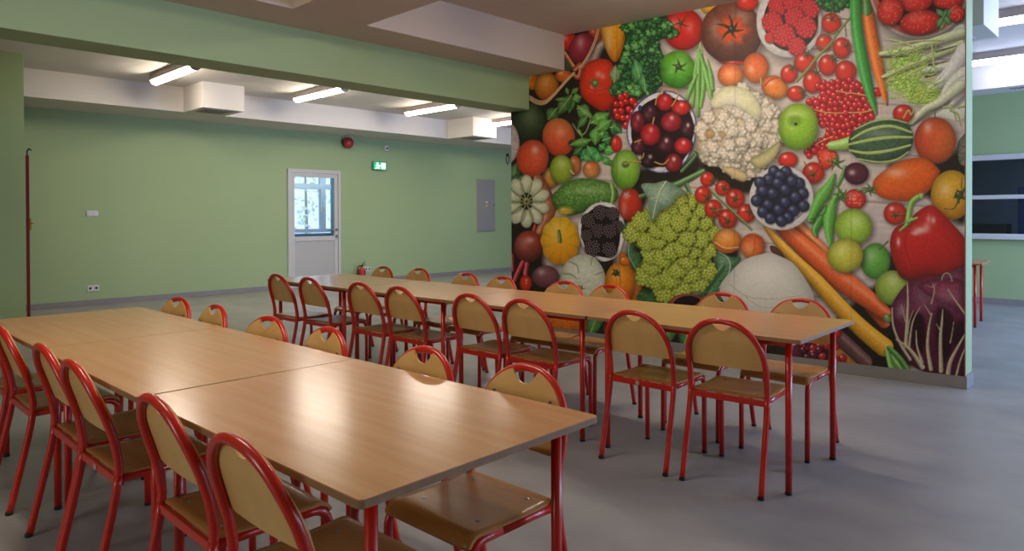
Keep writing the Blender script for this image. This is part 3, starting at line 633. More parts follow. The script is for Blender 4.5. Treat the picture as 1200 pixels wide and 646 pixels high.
    for q in ((330, 360, 90, 30), (400, 430, 130, 60), (380, 560, 120, 80), (500, 640, 120, 60)): s.blob(D1, *q, '#a9cf5c', sh=0, hl=(), dk=.1, soft=60, mott=.5)
    for a, b, c, w, col in (((215, 365), (400, 335), (760, 225), 30, '#c9d0a0'), ((230, 520), (420, 440), (760, 300), 24, '#c4d092'), ((500, 480), (640, 455), (790, 440), 34, '#d8d8c4'), ((560, 600), (680, 500), (790, 360), 60, '#dcd8cc'), ((640, 640), (700, 560), (790, 500), 44, '#d6d6c0'), ((400, 830), (560, 730), (770, 560), 34, '#d2d4b0'), ((700, 700), (760, 620), (790, 560), 40, '#d0ccb8')):
        s.line(D1, [a, b, c], w*.5, w*1.2, col, sh=.4, hi=.3)
    for pts in ([(590, 350), (660, 330), (725, 310)], [(540, 440), (600, 430), (660, 415)], [(520, 520), (590, 505)], [(230, 385), (300, 385), (400, 380)]): s.line(D1, pts, 8, 3, '#4a4a2c', hi=0)
    for i in range(150):
        x, y = 250+s.rng.rand()*330, 330+s.rng.rand()*330
        a = s.rng.rand()*1.6-.4; L = 30+50*s.rng.rand()
        s.line(D1, [(x, y), (x+L*.5*math.cos(a), y-L*.5*math.sin(a)+8), (x+L*math.cos(a), y-L*math.sin(a))], 4, 2, ['#8cba3c', '#a8c858', '#6aa034', '#c0d070'][s.rng.randint(4)], hi=.1)
    for i in range(60):
        x, y = 400+s.rng.rand()*170, 600+s.rng.rand()*110; a = s.rng.rand()*2-.6; L = 40+40*s.rng.rand()
        s.line(D1, [(x, y), (x+L*math.cos(a), y-L*math.sin(a))], 6, 2, ['#a8c850', '#c4d060', '#88b440'][s.rng.randint(3)], hi=.1)
    for a, b in (((250, 265), (420, 310)), ((430, 330), (580, 290)), ((560, 300), (575, 440)), ((250, 520), (520, 400)), ((370, 530), (520, 450)), ((300, 300), (640, 270))): s.line(D1, [a, ((a[0]+b[0])/2, (a[1]+b[1])/2-8), b], 6, 8, '#b8c474', hi=.2)
    s.line(D2, [(420, 250), (520, 160), (620, 110), (760, 0)], 18, 34, '#d4d6b0', sh=.4, hi=.25)
    for pts in ([(640, 150), (700, 160), (730, 240)], [(690, 170), (740, 200), (760, 280)], [(740, 150), (790, 140)]): s.line(D2, pts, 9, 5, '#9aa45a')
    s.poly(D2, [(735, 400), (770, 340), (790, 340), (790, 530), (745, 520)], '#6c6e5c', mott=.5)
    # right: tomato, striped squash, mango, long tomato
    s.tomato(D2, 366, 192, 70, 62, '#d23424'); s.line(D2, [(370, 220), (400, 170), (420, 200), (440, 160)], 5, 4, '#a8b850')
    s.line(W, [(974, 171), (985, 170), (996, 168)], 5, 8, '#9cc85a', sh=.4)
    s.poly(D2, [(-5, 390), (15, 330), (70, 275), (160, 238), (270, 226), (365, 240), (420, 295), (434, 375), (405, 450), (330, 502), (200, 528), (80, 506), (15, 455)], '#38543a', dk=.5, mott=.3, hl=((.0, -.35, .5, .2, .2),))
    for pts, w in (([(15, 365), (130, 302), (280, 276), (420, 318)], 11), ([(0, 400), (130, 372), (280, 352), (425, 352)], 12), ([(5, 440), (120, 458), (270, 442), (415, 405)], 11), ([(40, 300), (160, 246), (280, 230), (390, 255)], 7), ([(60, 497), (200, 520), (320, 502), (400, 450)], 7)): s.line(D2, pts, w*.6, w*.6, '#a9bd66', wm=w, hi=.1, dk=.15)
    s.blob(D2, 582, 372, 142, 158, '#cd3722', c2=('#dd7a34', .6, .0), hl=((-.35, -.55, .2, .35, .25),), dk=.5); s.line(D2, [(580, 185), (580, 220)], 5, 5, '#2c2418')
    s.tomato(W, 1003.5, 203.5, 14.5, 13, '#4e1b2b', hl=((-.35, -.1, .25, .5),))
    s.poly(D2, [(160, 660), (225, 585), (340, 515), (450, 490), (530, 500), (605, 565), (610, 600), (560, 690), (500, 745), (400, 782), (270, 775), (190, 740)], '#ec6a22', c2=('#d85018', .4, .6), hl=((-.3, -.3, .3, .35, .22),), dk=.4)
    s.star(D3, 145, 130, 58, '#3c5a28', 7, 11); s.line(D3, [(60, 135), (110, 130)], 8, 8, '#4a6a30')
    s.blob(D3, 695, 165, 142, 168, '#e6b42e', c2=('#d88a22', -.1, .9), hl=((-.3, -.2, .3, .3),), dk=.45)
    s.star(D3, 745, 165, 60, '#39441e', 5, 20); s.line(D3, [(740, 190), (710, 255), (645, 258)], 6, 3, '#39441e'); s.line(D3, [(760, 120), (762, 50)], 4, 3, '#39441e')
    s.tomato(D3, 312, 290, 78, 76, '#cf3422', (312, 302, 42)); s.line(D3, [(320, 300), (380, 300)], 5, 5, '#3c4a20')
    # red pepper
    s.poly(W, [(1050, 300), (1070, 315), (1100, 318), (1131, 310), (1131, 335), (1085, 333), (1055, 325)], '#98241a', sh=.2)
    s.poly(W, [(1043, 290), (1045, 274), (1052, 265), (1064, 260), (1073, 250), (1087, 241), (1097, 243), (1113, 259), (1132, 282), (1132, 305), (1122, 316), (1105, 322), (1085, 321), (1066, 325), (1050, 313)], '#d0261d', dk=.4, c2=('#a81c18', .3, .8),
           hl=((-.22, -.3, .17, .5, .1), (-.05, -.4, .1, .3, .14), (.0, -.62, .06, .35, .12), (.12, -.58, .06, .45, .1), (-.78, .02, .05, .5, .12), (-.35, -.22, .1, .4, .06)))
    s.line(W, [(1066, 264), (1060, 285), (1066, 314)], 1, 2.2, '#b01e17', hi=0, dk=.2)
    s.line(D3, [(488, 168), (425, 215), (402, 320), (400, 350)], 18, 20, '#7bb040', sh=.3); s.line(D3, [(420, 330), (380, 375), (345, 405)], 14, 8, '#6fa63c'); s.line(D3, [(400, 345), (460, 320)], 12, 8, '#7aa844'); s.blob(D3, 486, 172, 18, 20, '#a0c468', sh=0)
    # radicchio
    rad = [(243, 245), (280, 170), (345, 102), (420, 92), (480, 80), (560, 50), (690, 55), (690, 660), (560, 640), (430, 615), (340, 560), (270, 430), (250, 330)]
    s.poly(D4, rad, '#64203a', c2=('#3c1022', .2, .8), dk=.3, mott=.35, hl=((-.2, -.5, .3, .14), (.5, -.6, .3, .16), (-.75, -.25, .14, .25)))
    for q in ([(500, 270), (560, 260), (600, 330), (590, 480), (540, 560), (500, 470)], [(350, 300), (420, 290), (440, 420), (400, 520), (350, 420)], [(610, 340), (665, 330), (665, 420), (600, 460)]): s.poly(D4, q, '#22080f', dk=.1, sh=0, soft=4, mott=.3)
    s.poly(D4, [(400, 110), (520, 85), (640, 90), (665, 200), (660, 270), (560, 230), (480, 190), (430, 160)], '#74283f', sh=.2, mott=.3, hl=((.2, .0, .5, .15),))
    vein = '#bcae88'
    for pts, w0, w1 in (([(335, 110), (338, 220), (332, 350), (325, 470)], 4, 16), ([(300, 230), (325, 330)], 2, 5), ([(370, 260), (345, 330), (335, 400)], 2, 7), ([(480, 110), (490, 150), (472, 225)], 3, 5), ([(475, 280), (460, 350), (450, 470), (470, 600)], 4, 17), ([(430, 230), (470, 290)], 2, 5), ([(537, 260), (533, 330), (524, 430), (528, 610)], 4, 18), ([(500, 340), (528, 390)], 2, 6), ([(665, 400), (620, 480), (580, 560), (566, 640)], 6, 20),
                        ([(565, 140), (600, 195), (665, 285)], 3, 8), ([(665, 480), (635, 560), (615, 640)], 5, 10), ([(246, 250), (252, 350), (290, 450), (350, 545)], 6, 12), ([(410, 240), (365, 330), (345, 470)], 2, 10), ([(270, 430), (350, 490), (420, 590)], 6, 20), ([(385, 380), (390, 470), (420, 560)], 3, 12), ([(530, 90), (545, 55), (575, 55), (590, 95)], 4, 4), ([(600, 330), (590, 400), (580, 450)], 2, 6), ([(440, 120), (480, 130), (500, 110)], 2, 2)):
        s.line(D4, pts, w0*.7, w1*.72, vein, hi=.12, dk=.35)
    # joints of the wallpaper strips
    for xj in (722.5, 861, 998):
        d = s.X-(xj-.004*(s.Y-200))
        s.C *= (1-.12*np.exp(-(d/.8)**2))[..., None]
    # ink: a lively print
    g = s.C.mean(-1, keepdims=True)
    s.C[:] = np.clip(g+(s.C-g)*1.1, 0, 1)**.86

# ---------------------------------------------------------------- camera (level, turned 44 degrees, low crop of a wide lens)
CAM_H = 1.32117
cd = bpy.data.cameras.new('camera'); cam = bpy.data.objects.new('camera', cd); COL.objects.link(cam)
R_ = Vector((.714894, .699225, -.003392)); U_ = Vector((-.003304, .008229, .999961)); F_ = Vector((-.699225, .714854, -.008193))
cam.matrix_world = Matrix(((R_.x, U_.x, -F_.x, 0), (R_.y, U_.y, -F_.y, 0), (R_.z, U_.z, -F_.z, CAM_H), (0, 0, 0, 1)))
cd.sensor_width = 36.; cd.sensor_fit = 'HORIZONTAL'; cd.lens = 821.495/1200*36; cd.shift_y = (259.763-323)/1200
cd.clip_start = .05; cd.clip_end = 200
SC.camera = cam

# ---------------------------------------------------------------- room shell
XB = -11.847            # back wall
ZC, ZS = 3.26, 2.885    # ceiling, undersides of the dropped bands
XR, YF, YN = 3.6, 12.3, -4.2
YL = 17.0               # far end of the back hall
DY0, DY1, DZ = 6.265, 7.362, 2.20    # door opening in the back wall
struct(MB().box(XB-2.2, XR+.2, YN-.2, YL+.2, -.2, 0).build('floor', M['floor']), 'grey marbled vinyl floor of the dining hall', 'floor')
b = MB().box(XB-.2, XB, YN, DY0, 0, ZC+.1).box(XB-.2, XB, DY1, YL, 0, ZC+.1).box(XB-.2, XB, DY0, DY1, DZ, ZC+.1)
struct(b.build('wall_back', M['green']), 'long green back wall with the white door', 'wall')
struct(MB().box(XB, XB+.012, YN, DY0, 0, .085).box(XB, XB+.012, DY1, YL, 0, .085).build('baseboard_back', M['skirt'], bevel=.003), 'grey skirting along the green back wall', 'skirting')
# ceilings
struct(MB().box(XB, -5.5, YN, YL, ZC, ZC+.12).box(-5.5, XR, 6.25, YL, ZC, ZC+.12).build('ceiling', M['white']), 'white upper ceiling of the back hall with the lit strip lamps', 'ceiling')
struct(MB().box(-5.5, XR, YN, 6.25, ZC, ZC+.12).build('ceiling_coffer', M['shaded']), 'cream ceiling inside the coffers before the mural', 'ceiling')
struct(MB().box(XB, -10.85, YN, YL, ZS+.005, ZC+.02).build('ceiling_soffit', M['white'], bevel=.004), 'white boxed soffit along the top of the back wall', 'soffit')
XBM0, XBM1 = -5.69, -5.346
struct(MB().box(XBM0, XBM1, YN, 5.83, 2.508, ZC+.02).build('trim_1', M['green'], bevel=.004), 'long green beam crossing the room below the ceiling', 'beam')
c = MB().box(XBM1, -4.872, YN, 5.86, ZS, ZC+.03)
c.box(-4.872, XR, 2.632, 3.285, ZS, ZC+.03).box(-4.872, XR, -1.6, -.95, ZS, ZC+.03)
struct(c.build('trim_2', M['shaded'], bevel=.003), 'lowered cream ceiling band framing the coffers beside the green beam', 'ceiling band')
# left stub wall with a red door leaf standing open behind it
struct(MB().box(-10.1, -9.95, YN, 1.905, 0, ZC+.02).build('wall_left', M['green']), 'short green wall at the left edge', 'wall')
struct(MB().box(-9.95, -9.938, YN, 1.905, 0, .085).build('baseboard_left', M['skirt']), 'skirting of the short left wall', 'skirting')
# near side walls, out of view, with window openings; the one behind the viewpoint is added for fill
def window_wall(name, axis, c, lo, hi, holes, label):
    w = MB(); sill, head = .85, 2.75
    def bx(a0, a1, z0, z1):
        if axis == 'x': w.box(c, c+.2, a0, a1, z0, z1)
        else: w.box(a0, a1, c-.2, c, z0, z1)
    bx(lo, hi, 0, sill); bx(lo, hi, head, ZC+.1)
    e = lo
    for a0, a1 in holes: bx(e, a0, sill, head); e = a1
    bx(e, hi, sill, head)
    struct(w.build(name, M['green']), label, 'wall')
window_wall('wall_right', 'x', XR, YN, YL, [(3.2, 5.2), (6.6, 8.6), (9.4, 12)], 'window wall on the right of the hall')
window_wall('wall_near', 'y', YN, XB, XR, [(-3, -1.5)], 'wall behind the viewpoint')
struct(MB().box(XB, -2.9, YL, YL+.2, 0, ZC+.1).build('wall_end', M['green']), 'end wall of the back hall', 'wall')

# free-standing partition that carries the mural (turned six degrees)
MU = .104679
am = Vector((-math.cos(MU), -math.sin(MU), 0)); nm = Vector((-math.sin(MU), math.cos(MU), 0)); M0 = Vector((-1.253, 6.174, 0))
TM = Matrix(((am.x, nm.x, 0, M0.x), (am.y, nm.y, 0, M0.y), (0, 0, 1, 0), (0, 0, 0, 1)))   # local u, depth, z
LM = 4.372
PQ = [TM @ Vector((0, .008, 0)), Vector((-1.2525, 6.39, 0)), TM @ Vector((LM-.004, .21, 0)), TM @ Vector((LM-.004, .008, 0))]
struct(MB().prism([(p.x, p.y) for p in PQ], 0, ZC+.02).build('wall_partition', M['green']), 'free-standing green partition wall carrying the mural', 'wall')
struct(MB().box(-.014, LM, -.012, .008, 0, .092, TM).prism([(-1.253, 6.162), (-1.241, 6.162), (-1.2405, 6.40), (-1.2525, 6.40)], 0, .098).build('baseboard_partition', M['skirt'], bevel=.002), 'grey skirting under the fruit mural', 'skirting')

# wallpaper: a fine grid whose points take the printed colours
NU, NZ = 860, 620
z0m, z1m = .094, ZC
uu = np.linspace(.004, LM, NU); zz = np.linspace(z1m, z0m, NZ)
Ug, Zg = np.meshgrid(uu, zz)
HM = np.array([[-271.664075, -7.701869, 5994.503171], [159.242672, -823.591387, 2417.024864], [.620704, -.008193, 5.300465]])  # wall metres -> drawing units of the print
den = HM[2, 0]*Ug+HM[2, 1]*Zg+HM[2, 2]
pr_ = Print((HM[0, 0]*Ug+HM[0, 1]*Zg+HM[0, 2])/den, (HM[1, 0]*Ug+HM[1, 1]*Zg+HM[1, 2])/den, .8)
paint_mural(pr_)
cs = np.clip(pr_.C, 0, 1)
lin = np.where(cs <= .04045, cs/12.92, ((cs+.055)/1.055)**2.4)
me = bpy.data.meshes.new('wall_mural')
co = np.zeros((NZ, NU, 3)); co[..., 0] = M0.x+am.x*Ug; co[..., 1] = M0.y+am.y*Ug; co[..., 2] = Zg
idx = np.arange(NZ*NU).reshape(NZ, NU)
q = np.stack([idx[:-1, :-1], idx[1:, :-1], idx[1:, 1:], idx[:-1, 1:]], -1)
xc_ = co[:-1, :-1, 0]; zc_ = co[:-1, :-1, 2]
keep = ~((xc_ < XBM1) & (zc_ > 2.508)) & ~((xc_ < -4.872) & (zc_ > ZS))      # cut round the beam and the ceiling band
q = q[keep]
used = np.unique(q); remap = np.full(NZ*NU, -1); remap[used] = np.arange(len(used)); q = remap[q]
co = co.reshape(-1, 3)[used]; lin = lin.reshape(-1, 3)[used]
me.vertices.add(len(co)); me.vertices.foreach_set('co', co.ravel())
me.loops.add(len(q)*4); me.loops.foreach_set('vertex_index', q.ravel().astype(np.int32))
me.polygons.add(len(q)); me.polygons.foreach_set('loop_start', np.arange(0, len(q)*4, 4, dtype=np.int32)); me.polygons.foreach_set('loop_total', np.full(len(q), 4, dtype=np.int32))
me.update(calc_edges=True)
at = me.color_attributes.new('print', 'FLOAT_COLOR', 'POINT')
at.data.foreach_set('color', np.concatenate([lin, np.ones((len(lin), 1))], 1).ravel().astype(np.float32))
mm = bpy.data.materials.new('printed_wallpaper'); mm.use_nodes = True
nt = mm.node_tree; pb = nt.nodes['Principled BSDF']; pb.inputs['Roughness'].default_value = .5; pb.inputs['Specular IOR Level'].default_value = .35
an = nt.nodes.new('ShaderNodeAttribute'); an.attribute_name = 'print'; nt.links.new(an.outputs['Color'], pb.inputs['Base Color'])
me.materials.append(mm)
mo = bpy.data.objects.new('wall_mural', me); COL.objects.link(mo)
tag(mo, 'huge fruit and vegetable photo mural covering the partition wall', 'mural')
struct(MB().box(-.004, .004, -.004, .009, .098, ZC, TM).build('trim_3', M['wood'], bevel=.002), 'thin brown edge strip at the right end of the mural', 'trim')

# ---------------------------------------------------------------- far right: end of the hall with an inner window
struct(MB().box(-3.2, XR, YF, YF+.2, 0, .99).box(-3.2, XR, YF, YF+.2, 2.16, ZC+.6).box(-3.2, -3.0, YF+.2, YL, 0, ZC+.6).box(-6.2, -3.2, YF, YF+.2, 0, ZC+.1).build('wall_far', M['green']), 'green end wall with the dark inner window on the right', 'wall')
struct(MB().box(-3.2, XR, YF-.012, YF, 0, .09).build('baseboard_far', M['skirt']), 'grey skirting under the dark inner window', 'skirting')
wf = MB().box(-3.2, XR, YF-.03, YF+.08, 2.115, 2.195).box(-3.2, XR, YF-.03, YF+.08, 1.542, 1.602).box(-3.2, XR, YF-.03, YF+.08, .99, 1.035)
w = struct(wf.build('window_1', M['pvc'], bevel=.004), 'dark inner window with white frame on the far right wall', 'window')
MB().box(-3.2, XR, YF-.10, YF+.02, .955, .99).build('window_sill', M['pvc'], w, bevel=.004)
MB().box(-3.2, XR, YF+.03, YF+.04, 1.0, 2.15).build('window_pane', M['glass'], w)
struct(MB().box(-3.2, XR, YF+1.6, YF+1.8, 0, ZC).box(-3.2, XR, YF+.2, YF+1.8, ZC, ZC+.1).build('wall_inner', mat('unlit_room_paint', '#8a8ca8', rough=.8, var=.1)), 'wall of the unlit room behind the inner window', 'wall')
struct(MB().box(-1.90, -1.76, YF+.35, YF+.55, 0, 1.72).build('trim_4', M['darkblue'], bevel=.01), 'dark blue post standing behind the inner window', 'post')
t = thing('storage_cabinet', 'dark cabinet standing low behind the inner window beside the mural', 'cabinet', (-2.42, YF+.75, 0))
MB().box(-.35, .35, -.2, .2, 0, 1.17).build('cabinet_body', M['darkbox'], t, bevel=.01)
MB().box(-.34, -.01, -.215, -.2, .05, 1.14).build('cabinet_door', M['darkbox'], t, bevel=.004)
MB().box(.01, .34, -.215, -.2, .05, 1.14).build('cabinet_door', M['darkbox'], t, bevel=.004)
# soffit over it, underside rising slightly to the wall
sv = [(-3.0, 10.4, ZS), (XR, 10.4, ZS), (XR, 10.4, ZC+.02), (-3.0, 10.4, ZC+.02), (-3.0, YF, 3.085), (XR, YF, 3.085), (XR, YF, ZC+.02), (-3.0, YF, ZC+.02)]
struct(MB().add(sv, [(0, 1, 2, 3), (4, 7, 6, 5), (0, 4, 5, 1), (3, 2, 6, 7), (0, 3, 7, 4), (1, 5, 6, 2)]).build('ceiling_soffit_far', M['white']), 'white soffit above the dark inner window', 'soffit')

# ---------------------------------------------------------------- air ducts and vents
def duct(label, x0, x1, y0, y1, vent_x, vent_y, vl):
    struct(MB().box(x0, x1, y0, y1, ZS+.002, ZC+.02).build('trim_%d' % duct.n, M['white'], bevel=.003), label, 'duct box'); duct.n += 1
    v = thing('air_vent', vl, 'vent', (vent_x, vent_y, ZS+.001), 0, 'ceiling air vents')
    MB().box(-.2, .2, -.2, .2, -.010, 0).build('vent_frame', M['pvcg'], v, bevel=.002)
    MB().box(-.175, .175, -.175, .175, -.012, -.009).build('vent_opening', M['slot'], v)
    for k in range(7): MB().box(-.17, .17, -.15+k*.05-.011, -.15+k*.05+.011, -.015, -.011).build('slat', M['pvcg'], v)
duct.n = 5
duct('white duct box on the back soffit above the two wall plates', -10.86, -10.15, 4.075, 4.69, -10.42, 4.36, 'square vent under the duct box nearest the left wall')
duct('white duct box on the back soffit near the mural edge', -10.86, -10.10, 9.25, 9.88, -10.4, 9.57, 'square vent under the duct box beside the mural edge')
duct('white duct box behind the right end of the mural', -2.1, -1.265, 6.86, 7.46, -1.62, 7.18, 'square vent under the duct box right of the mural')
v = thing('air_vent', 'slotted vent under the far soffit at the right edge of the photo', 'vent', (-1.45, 10.9, ZS+.055), 0, 'ceiling air vents')
v.rotation_euler = (math.atan2(.2, 1.9), 0, 0)
MB().box(-.3, .3, -.22, .22, -.012, 0).build('vent_frame', M['pvc'], v, bevel=.002)
for k in range(9): MB().box(-.26+k*.058, -.235+k*.058, -.19, .19, -.015, -.011).build('slat', M['slot'], v)

# ---------------------------------------------------------------- strip lamps
def lamp_proto():
    t = thing('ceiling_lamp', '', 'lamp')
    L, hw = .70, .064
    MB().box(-L, L, -hw*1.04, hw*1.04, -.09, 0).build('lamp_base', M['pvcg'], t, bevel=.004)
    prof = [(hw*math.cos(PI*k/12), -.085-.06*math.sin(PI*k/12)) for k in range(13)]
    n = len(prof); v, f = [], []
    for x in (-L+.03, L-.03): v += [(x, p[0], p[1]) for p in prof]
    f = [(k, k+1, n+k+1, n+k) for k in range(n-1)]+[tuple(range(n)), tuple(range(2*n-1, n-1, -1)), (0, n, 2*n-1, n-1)]
    MB().add(v, f).build('diffuser', M['lamp'], t)
    for x0, x1 in ((-L-.005, -L+.03), (L-.03, L+.005)):
        v = []
        for x in (x0, x1): v += [(x, p[0]*1.06, -.085+(p[1]+.085)*1.06) for p in prof]
        MB().add(v, f).build('end_cap', M['pvcg'], t, bevel=.003)
    return t
LP = lamp_proto()
lamps = [(-9.47, 3.44, 'lit strip lamp on the back ceiling, leftmost, beside the duct box'),
         (-9.47, 5.54, 'lit strip lamp on the back ceiling directly above the white door'),
         (-9.47, 7.70, 'lit strip lamp on the back ceiling above the exit sign'),
         (-9.47, 9.85, 'lit strip lamp on the back ceiling cut off by the mural edge'),
         (-1.30, 10.02, 'lit strip lamp right of the mural, nearest the far soffit'),
         (-.72, 8.06, 'lit strip lamp right of the mural at the top corner of the photo'),
         (-2.9, 4.45, 'strip lamp in the coffer above the rear table row'),
         (-3.1, .9, 'strip lamp in the coffer above the front table row'),
         (-12.5, 7.5, 'unseen strip lamp added on the corridor ceiling behind the white door')]  # corridor lamp added out of view to brighten the blue window frame
for i, (x, y, l) in enumerate(lamps):
    o = LP if i == 0 else copy_tree(LP)
    o.location = (x, y, ZC+.003 if x > -12 else 2.999); tag(o, l, 'lamp', 'lit ceiling strip lamps')
    if x < -12: o.rotation_euler = (0, 0, PI/2)
    if 'right of the mural' in l:
        for ch in o.children:
            if ch.name.startswith('diffuser'): ch.data = ch.data.copy(); ch.data.materials[0] = M['lampc']

# ---------------------------------------------------------------- white door in the back wall and the corridor behind it
d = struct(thing('door_1', '', 'door', (XB, 0, 0)), 'white half-glazed door in the green back wall', 'door')
fr = MB().box(-.05, .03, DY0, DY0+.075, 0, DZ).box(-.05, .03, DY1-.055, DY1, 0, DZ).box(-.05, .03, DY0+.075, DY1-.055, DZ-.07, DZ)
fr.build('door_frame', M['door'], d, bevel=.004)
lf = MB().box(-.035, .018, DY0+.08, DY0+.135, 0.01, DZ-.075).box(-.035, .018, DY1-.135, DY1-.06, .01, DZ-.075)
lf.box(-.035, .018, DY0+.135, DY1-.135, DZ-.145, DZ-.075).box(-.035, .018, DY0+.135, DY1-.135, .865, .95).box(-.035, .018, DY0+.135, DY1-.135, .01, .12)
leaf_ = lf.build('door_leaf', M['door'], d, bevel=.004)
MB().box(-.02, .004, DY0+.13, DY1-.13, .115, .87).build('door_panel', M['doorp'], leaf_)
MB().box(-.012, -.006, DY0+.13, DY1-.13, .945, DZ-.14).build('door_glass', M['glass'], leaf_)
h = MB().lathe([(.026, 0), (.026, .012), (.01, .014), (.01, .045)], n=14, T=Matrix.Translation((.018, DY1-.095, 1.07)) @ Matrix.Rotation(PI/2, 4, 'Y'))
h.tube([(.06, DY1-.095, 1.07), (.066, DY1-.13, 1.07), (.064, DY1-.27, 1.066)], .009, 8)
h.build('door_handle', M['steel'], leaf_)
lk = MB().lathe([(.024, 0), (.024, .01), (.012, .012), (.012, .03)], n=14, T=Matrix.Translation((.018, DY1-.095, .95)) @ Matrix.Rotation(PI/2, 4, 'Y'))
lk.box(.045, .05, DY1-.1, DY1-.08, .90, .95).build('door_lock', M['steel'], leaf_)
# corridor
XC = -13.4
cw = MB().box(XC-.2, XC, 5.2, 7.16, 0, 3.1).box(XC-.2, XC, 8.9, 9.6, 0, 3.1).box(XC-.2, XC, 7.16, 8.9, 0, .95).box(XC-.2, XC, 7.16, 8.9, 2.5, 3.1)
struct(cw.build('wall_corridor', M['teal']), 'corridor wall seen through the glass of the white door', 'wall')
struct(MB().box(XC, XB-.2, 5.2, 9.6, 3.0, 3.1).box(XC, XB-.2, 5.1, 5.2, 0, 3.1).box(XC, XB-.2, 9.6, 9.7, 0, 3.1).build('ceiling_corridor', M['wht_corr']), 'white ceiling and ends of the corridor', 'ceiling')
w2 = MB().box(XC-.06, XC+.03, 7.14, 7.205, .98, 2.5).box(XC-.06, XC+.03, 8.84, 8.9, .98, 2.5)
for z0, z1 in ((.98, 1.06), (1.90, 2.01), (2.42, 2.5)): w2.box(XC-.06, XC+.03, 7.205, 7.84, z0, z1).box(XC-.06, XC+.03, 7.96, 8.84, z0, z1)
w2.box(XC-.06, XC+.03, 7.84, 7.96, .98, 2.5)
w2o = struct(w2.build('window_2', M['bluel']), 'light blue corridor window seen through the door glass', 'window')
MB().box(XC-.02, XC-.012, 7.2, 8.9, 1.0, 2.45).build('window_pane', M['glass'], w2o)
MB().box(XC+.02, XC+.10, 7.1, 8.9, .93, .97).build('window_sill', M['blue'], w2o, bevel=.004)
MB().box(XC+.03, XC+.05, 7.885, 7.915, 1.42, 1.54).build('window_handle', M['pvc'], w2o, bevel=.004)
MB().box(XC, XC+.2, 8.09, 8.3, 0, 3.0).build('trim_9', M['teal'])
struct(bpy.data.objects['trim_9'], 'teal corridor pier at the right of the blue window', 'pier')
# pale trees outside the corridor window
rr = random.Random(3)
for k, (y, hgt) in enumerate(((6.9, 2.6), (8.3, 3.4), (9.9, 2.4))):
    t = thing('garden_tree', ['pale tree outside the corridor window, left side of the door glass', 'pale tree outside the corridor window, middle of the door glass', 'pale tree outside the corridor window, right side of the door glass'][k], 'tree', (XC-3.2-.4*k, y+1.2, 0), 0, 'trees outside the corridor window')
    MB().tube([(0, 0, -.4), (.02, .03, .8), (0, 0, hgt*.8)], [.07, .05, .02], 8, res=4).build('trunk', M['bark'], t)
    lb = MB()
    for i in range(260):
        a, e = rr.random()*6.28, rr.random()*PI; r = (.35+.65*rr.random())
        p = Vector((r*.75*math.cos(a)*math.sin(e), r*.75*math.sin(a)*math.sin(e), hgt*.62+r*hgt*.42*math.cos(e)))
        u = Vector((rr.random()-.5, rr.random()-.5, rr.random()-.5)).normalized(); w_ = u.cross(Vector((rr.random()-.5, rr.random()-.5, .3))).normalized()
        s_ = .06+.05*rr.random()
        lb.add([p-u*s_, p+w_*s_*.5, p+u*s_, p-w_*s_*.5], [(0, 1, 2, 3)])
    lb.build('foliage', M['leafg'], t, recalc=False)
struct(MB().box(XC-14, XC-.2, -2, 20, -.5, -.05).build('ground_outside', M['leafg']), 'garden ground outside the corridor window', 'ground')

# red door leaf at the end of the left stub wall, seen edge on
dl = Vector((-9.95, 1.93, 0)).normalized()
TR = Matrix(((dl.x, -dl.y, 0, -9.955), (dl.y, dl.x, 0, 1.935), (0, 0, 1, 0), (0, 0, 0, 1)))
rd = struct(MB().box(0, .85, -.018, .018, .01, 2.06, TR).build('door_2', M['redd'], bevel=.003), 'dark red door leaf seen edge-on at the end of the left wall', 'door')
kb = MB().box(.02, .05, -.034, -.018, 1.17, 1.31, TR)
kb.tube([TR @ Vector((.035, -.03, 1.25)), TR @ Vector((.035, -.055, 1.25)), TR @ Vector((.13, -.06, 1.25))], .008, 8)
kb.build('door_handle', M['brass'], rd)
MB().tube([TR @ Vector((.02, 0, 2.05)), TR @ Vector((.02, 0, 2.11)), TR @ Vector((.02, -.02, 2.14)), TR @ Vector((.02, -.04, 2.12))], .008, 8, res=3).build('door_catch', M['black'], rd)

# ---------------------------------------------------------------- small things on the back wall (x grows out of the wall)
X = XB
def plate(name, label, y0, y1, z0, z1, kind, cat):
    t = thing(name, label, cat, (X, (y0+y1)/2, (z0+z1)/2))
    a, c_ = (y1-y0)/2, (z1-z0)/2
    MB().box(0, .012, -a, a, -c_, c_).build('face_plate', M['pvc'], t, bevel=.003)
    for s_ in (-1, 1):
        if kind == 'switch': MB().box(.012, .018, s_*a*.5-a*.38, s_*a*.5+a*.38, -c_*.7, c_*.7).build('rocker', M['pvc'], t, bevel=.002)
        else:
            MB().lathe([(.019, .0), (.019, .0125), (.015, .0127)], n=16, T=Matrix.Translation((0.0, s_*a*.5, 0)) @ Matrix.Rotation(PI/2, 4, 'Y')).build('socket_well', M['slot'], t)
    return t
plate('light_switch', 'white double switch plate high on the green wall left of the door', 3.034, 3.192, 1.332, 1.418, 'switch', 'switch')
plate('power_socket', 'white double socket low on the green wall below the switch', 3.037, 3.197, .212, .302, 'socket', 'socket')
plate('power_socket', 'white double socket beside the red fire extinguisher', 7.905, 8.055, .232, .305, 'socket', 'socket')
# fire bell
t = thing('fire_alarm', 'round dark red alarm sounder high on the green wall above the door', 'alarm', (X, 7.5, 2.745))
TY = Matrix.Rotation(PI/2, 4, 'Y')
MB().lathe([(.085, 0), (.085, .03), (.07, .05)], T=TY, n=24).build('alarm_base', M['black'], t)
MB().lathe([(.07, .045), (.1, .06), (.108, .09), (.1, .125), (.07, .15), (.03, .16)], T=TY, n=28).build('alarm_dome', M['fext'], t)
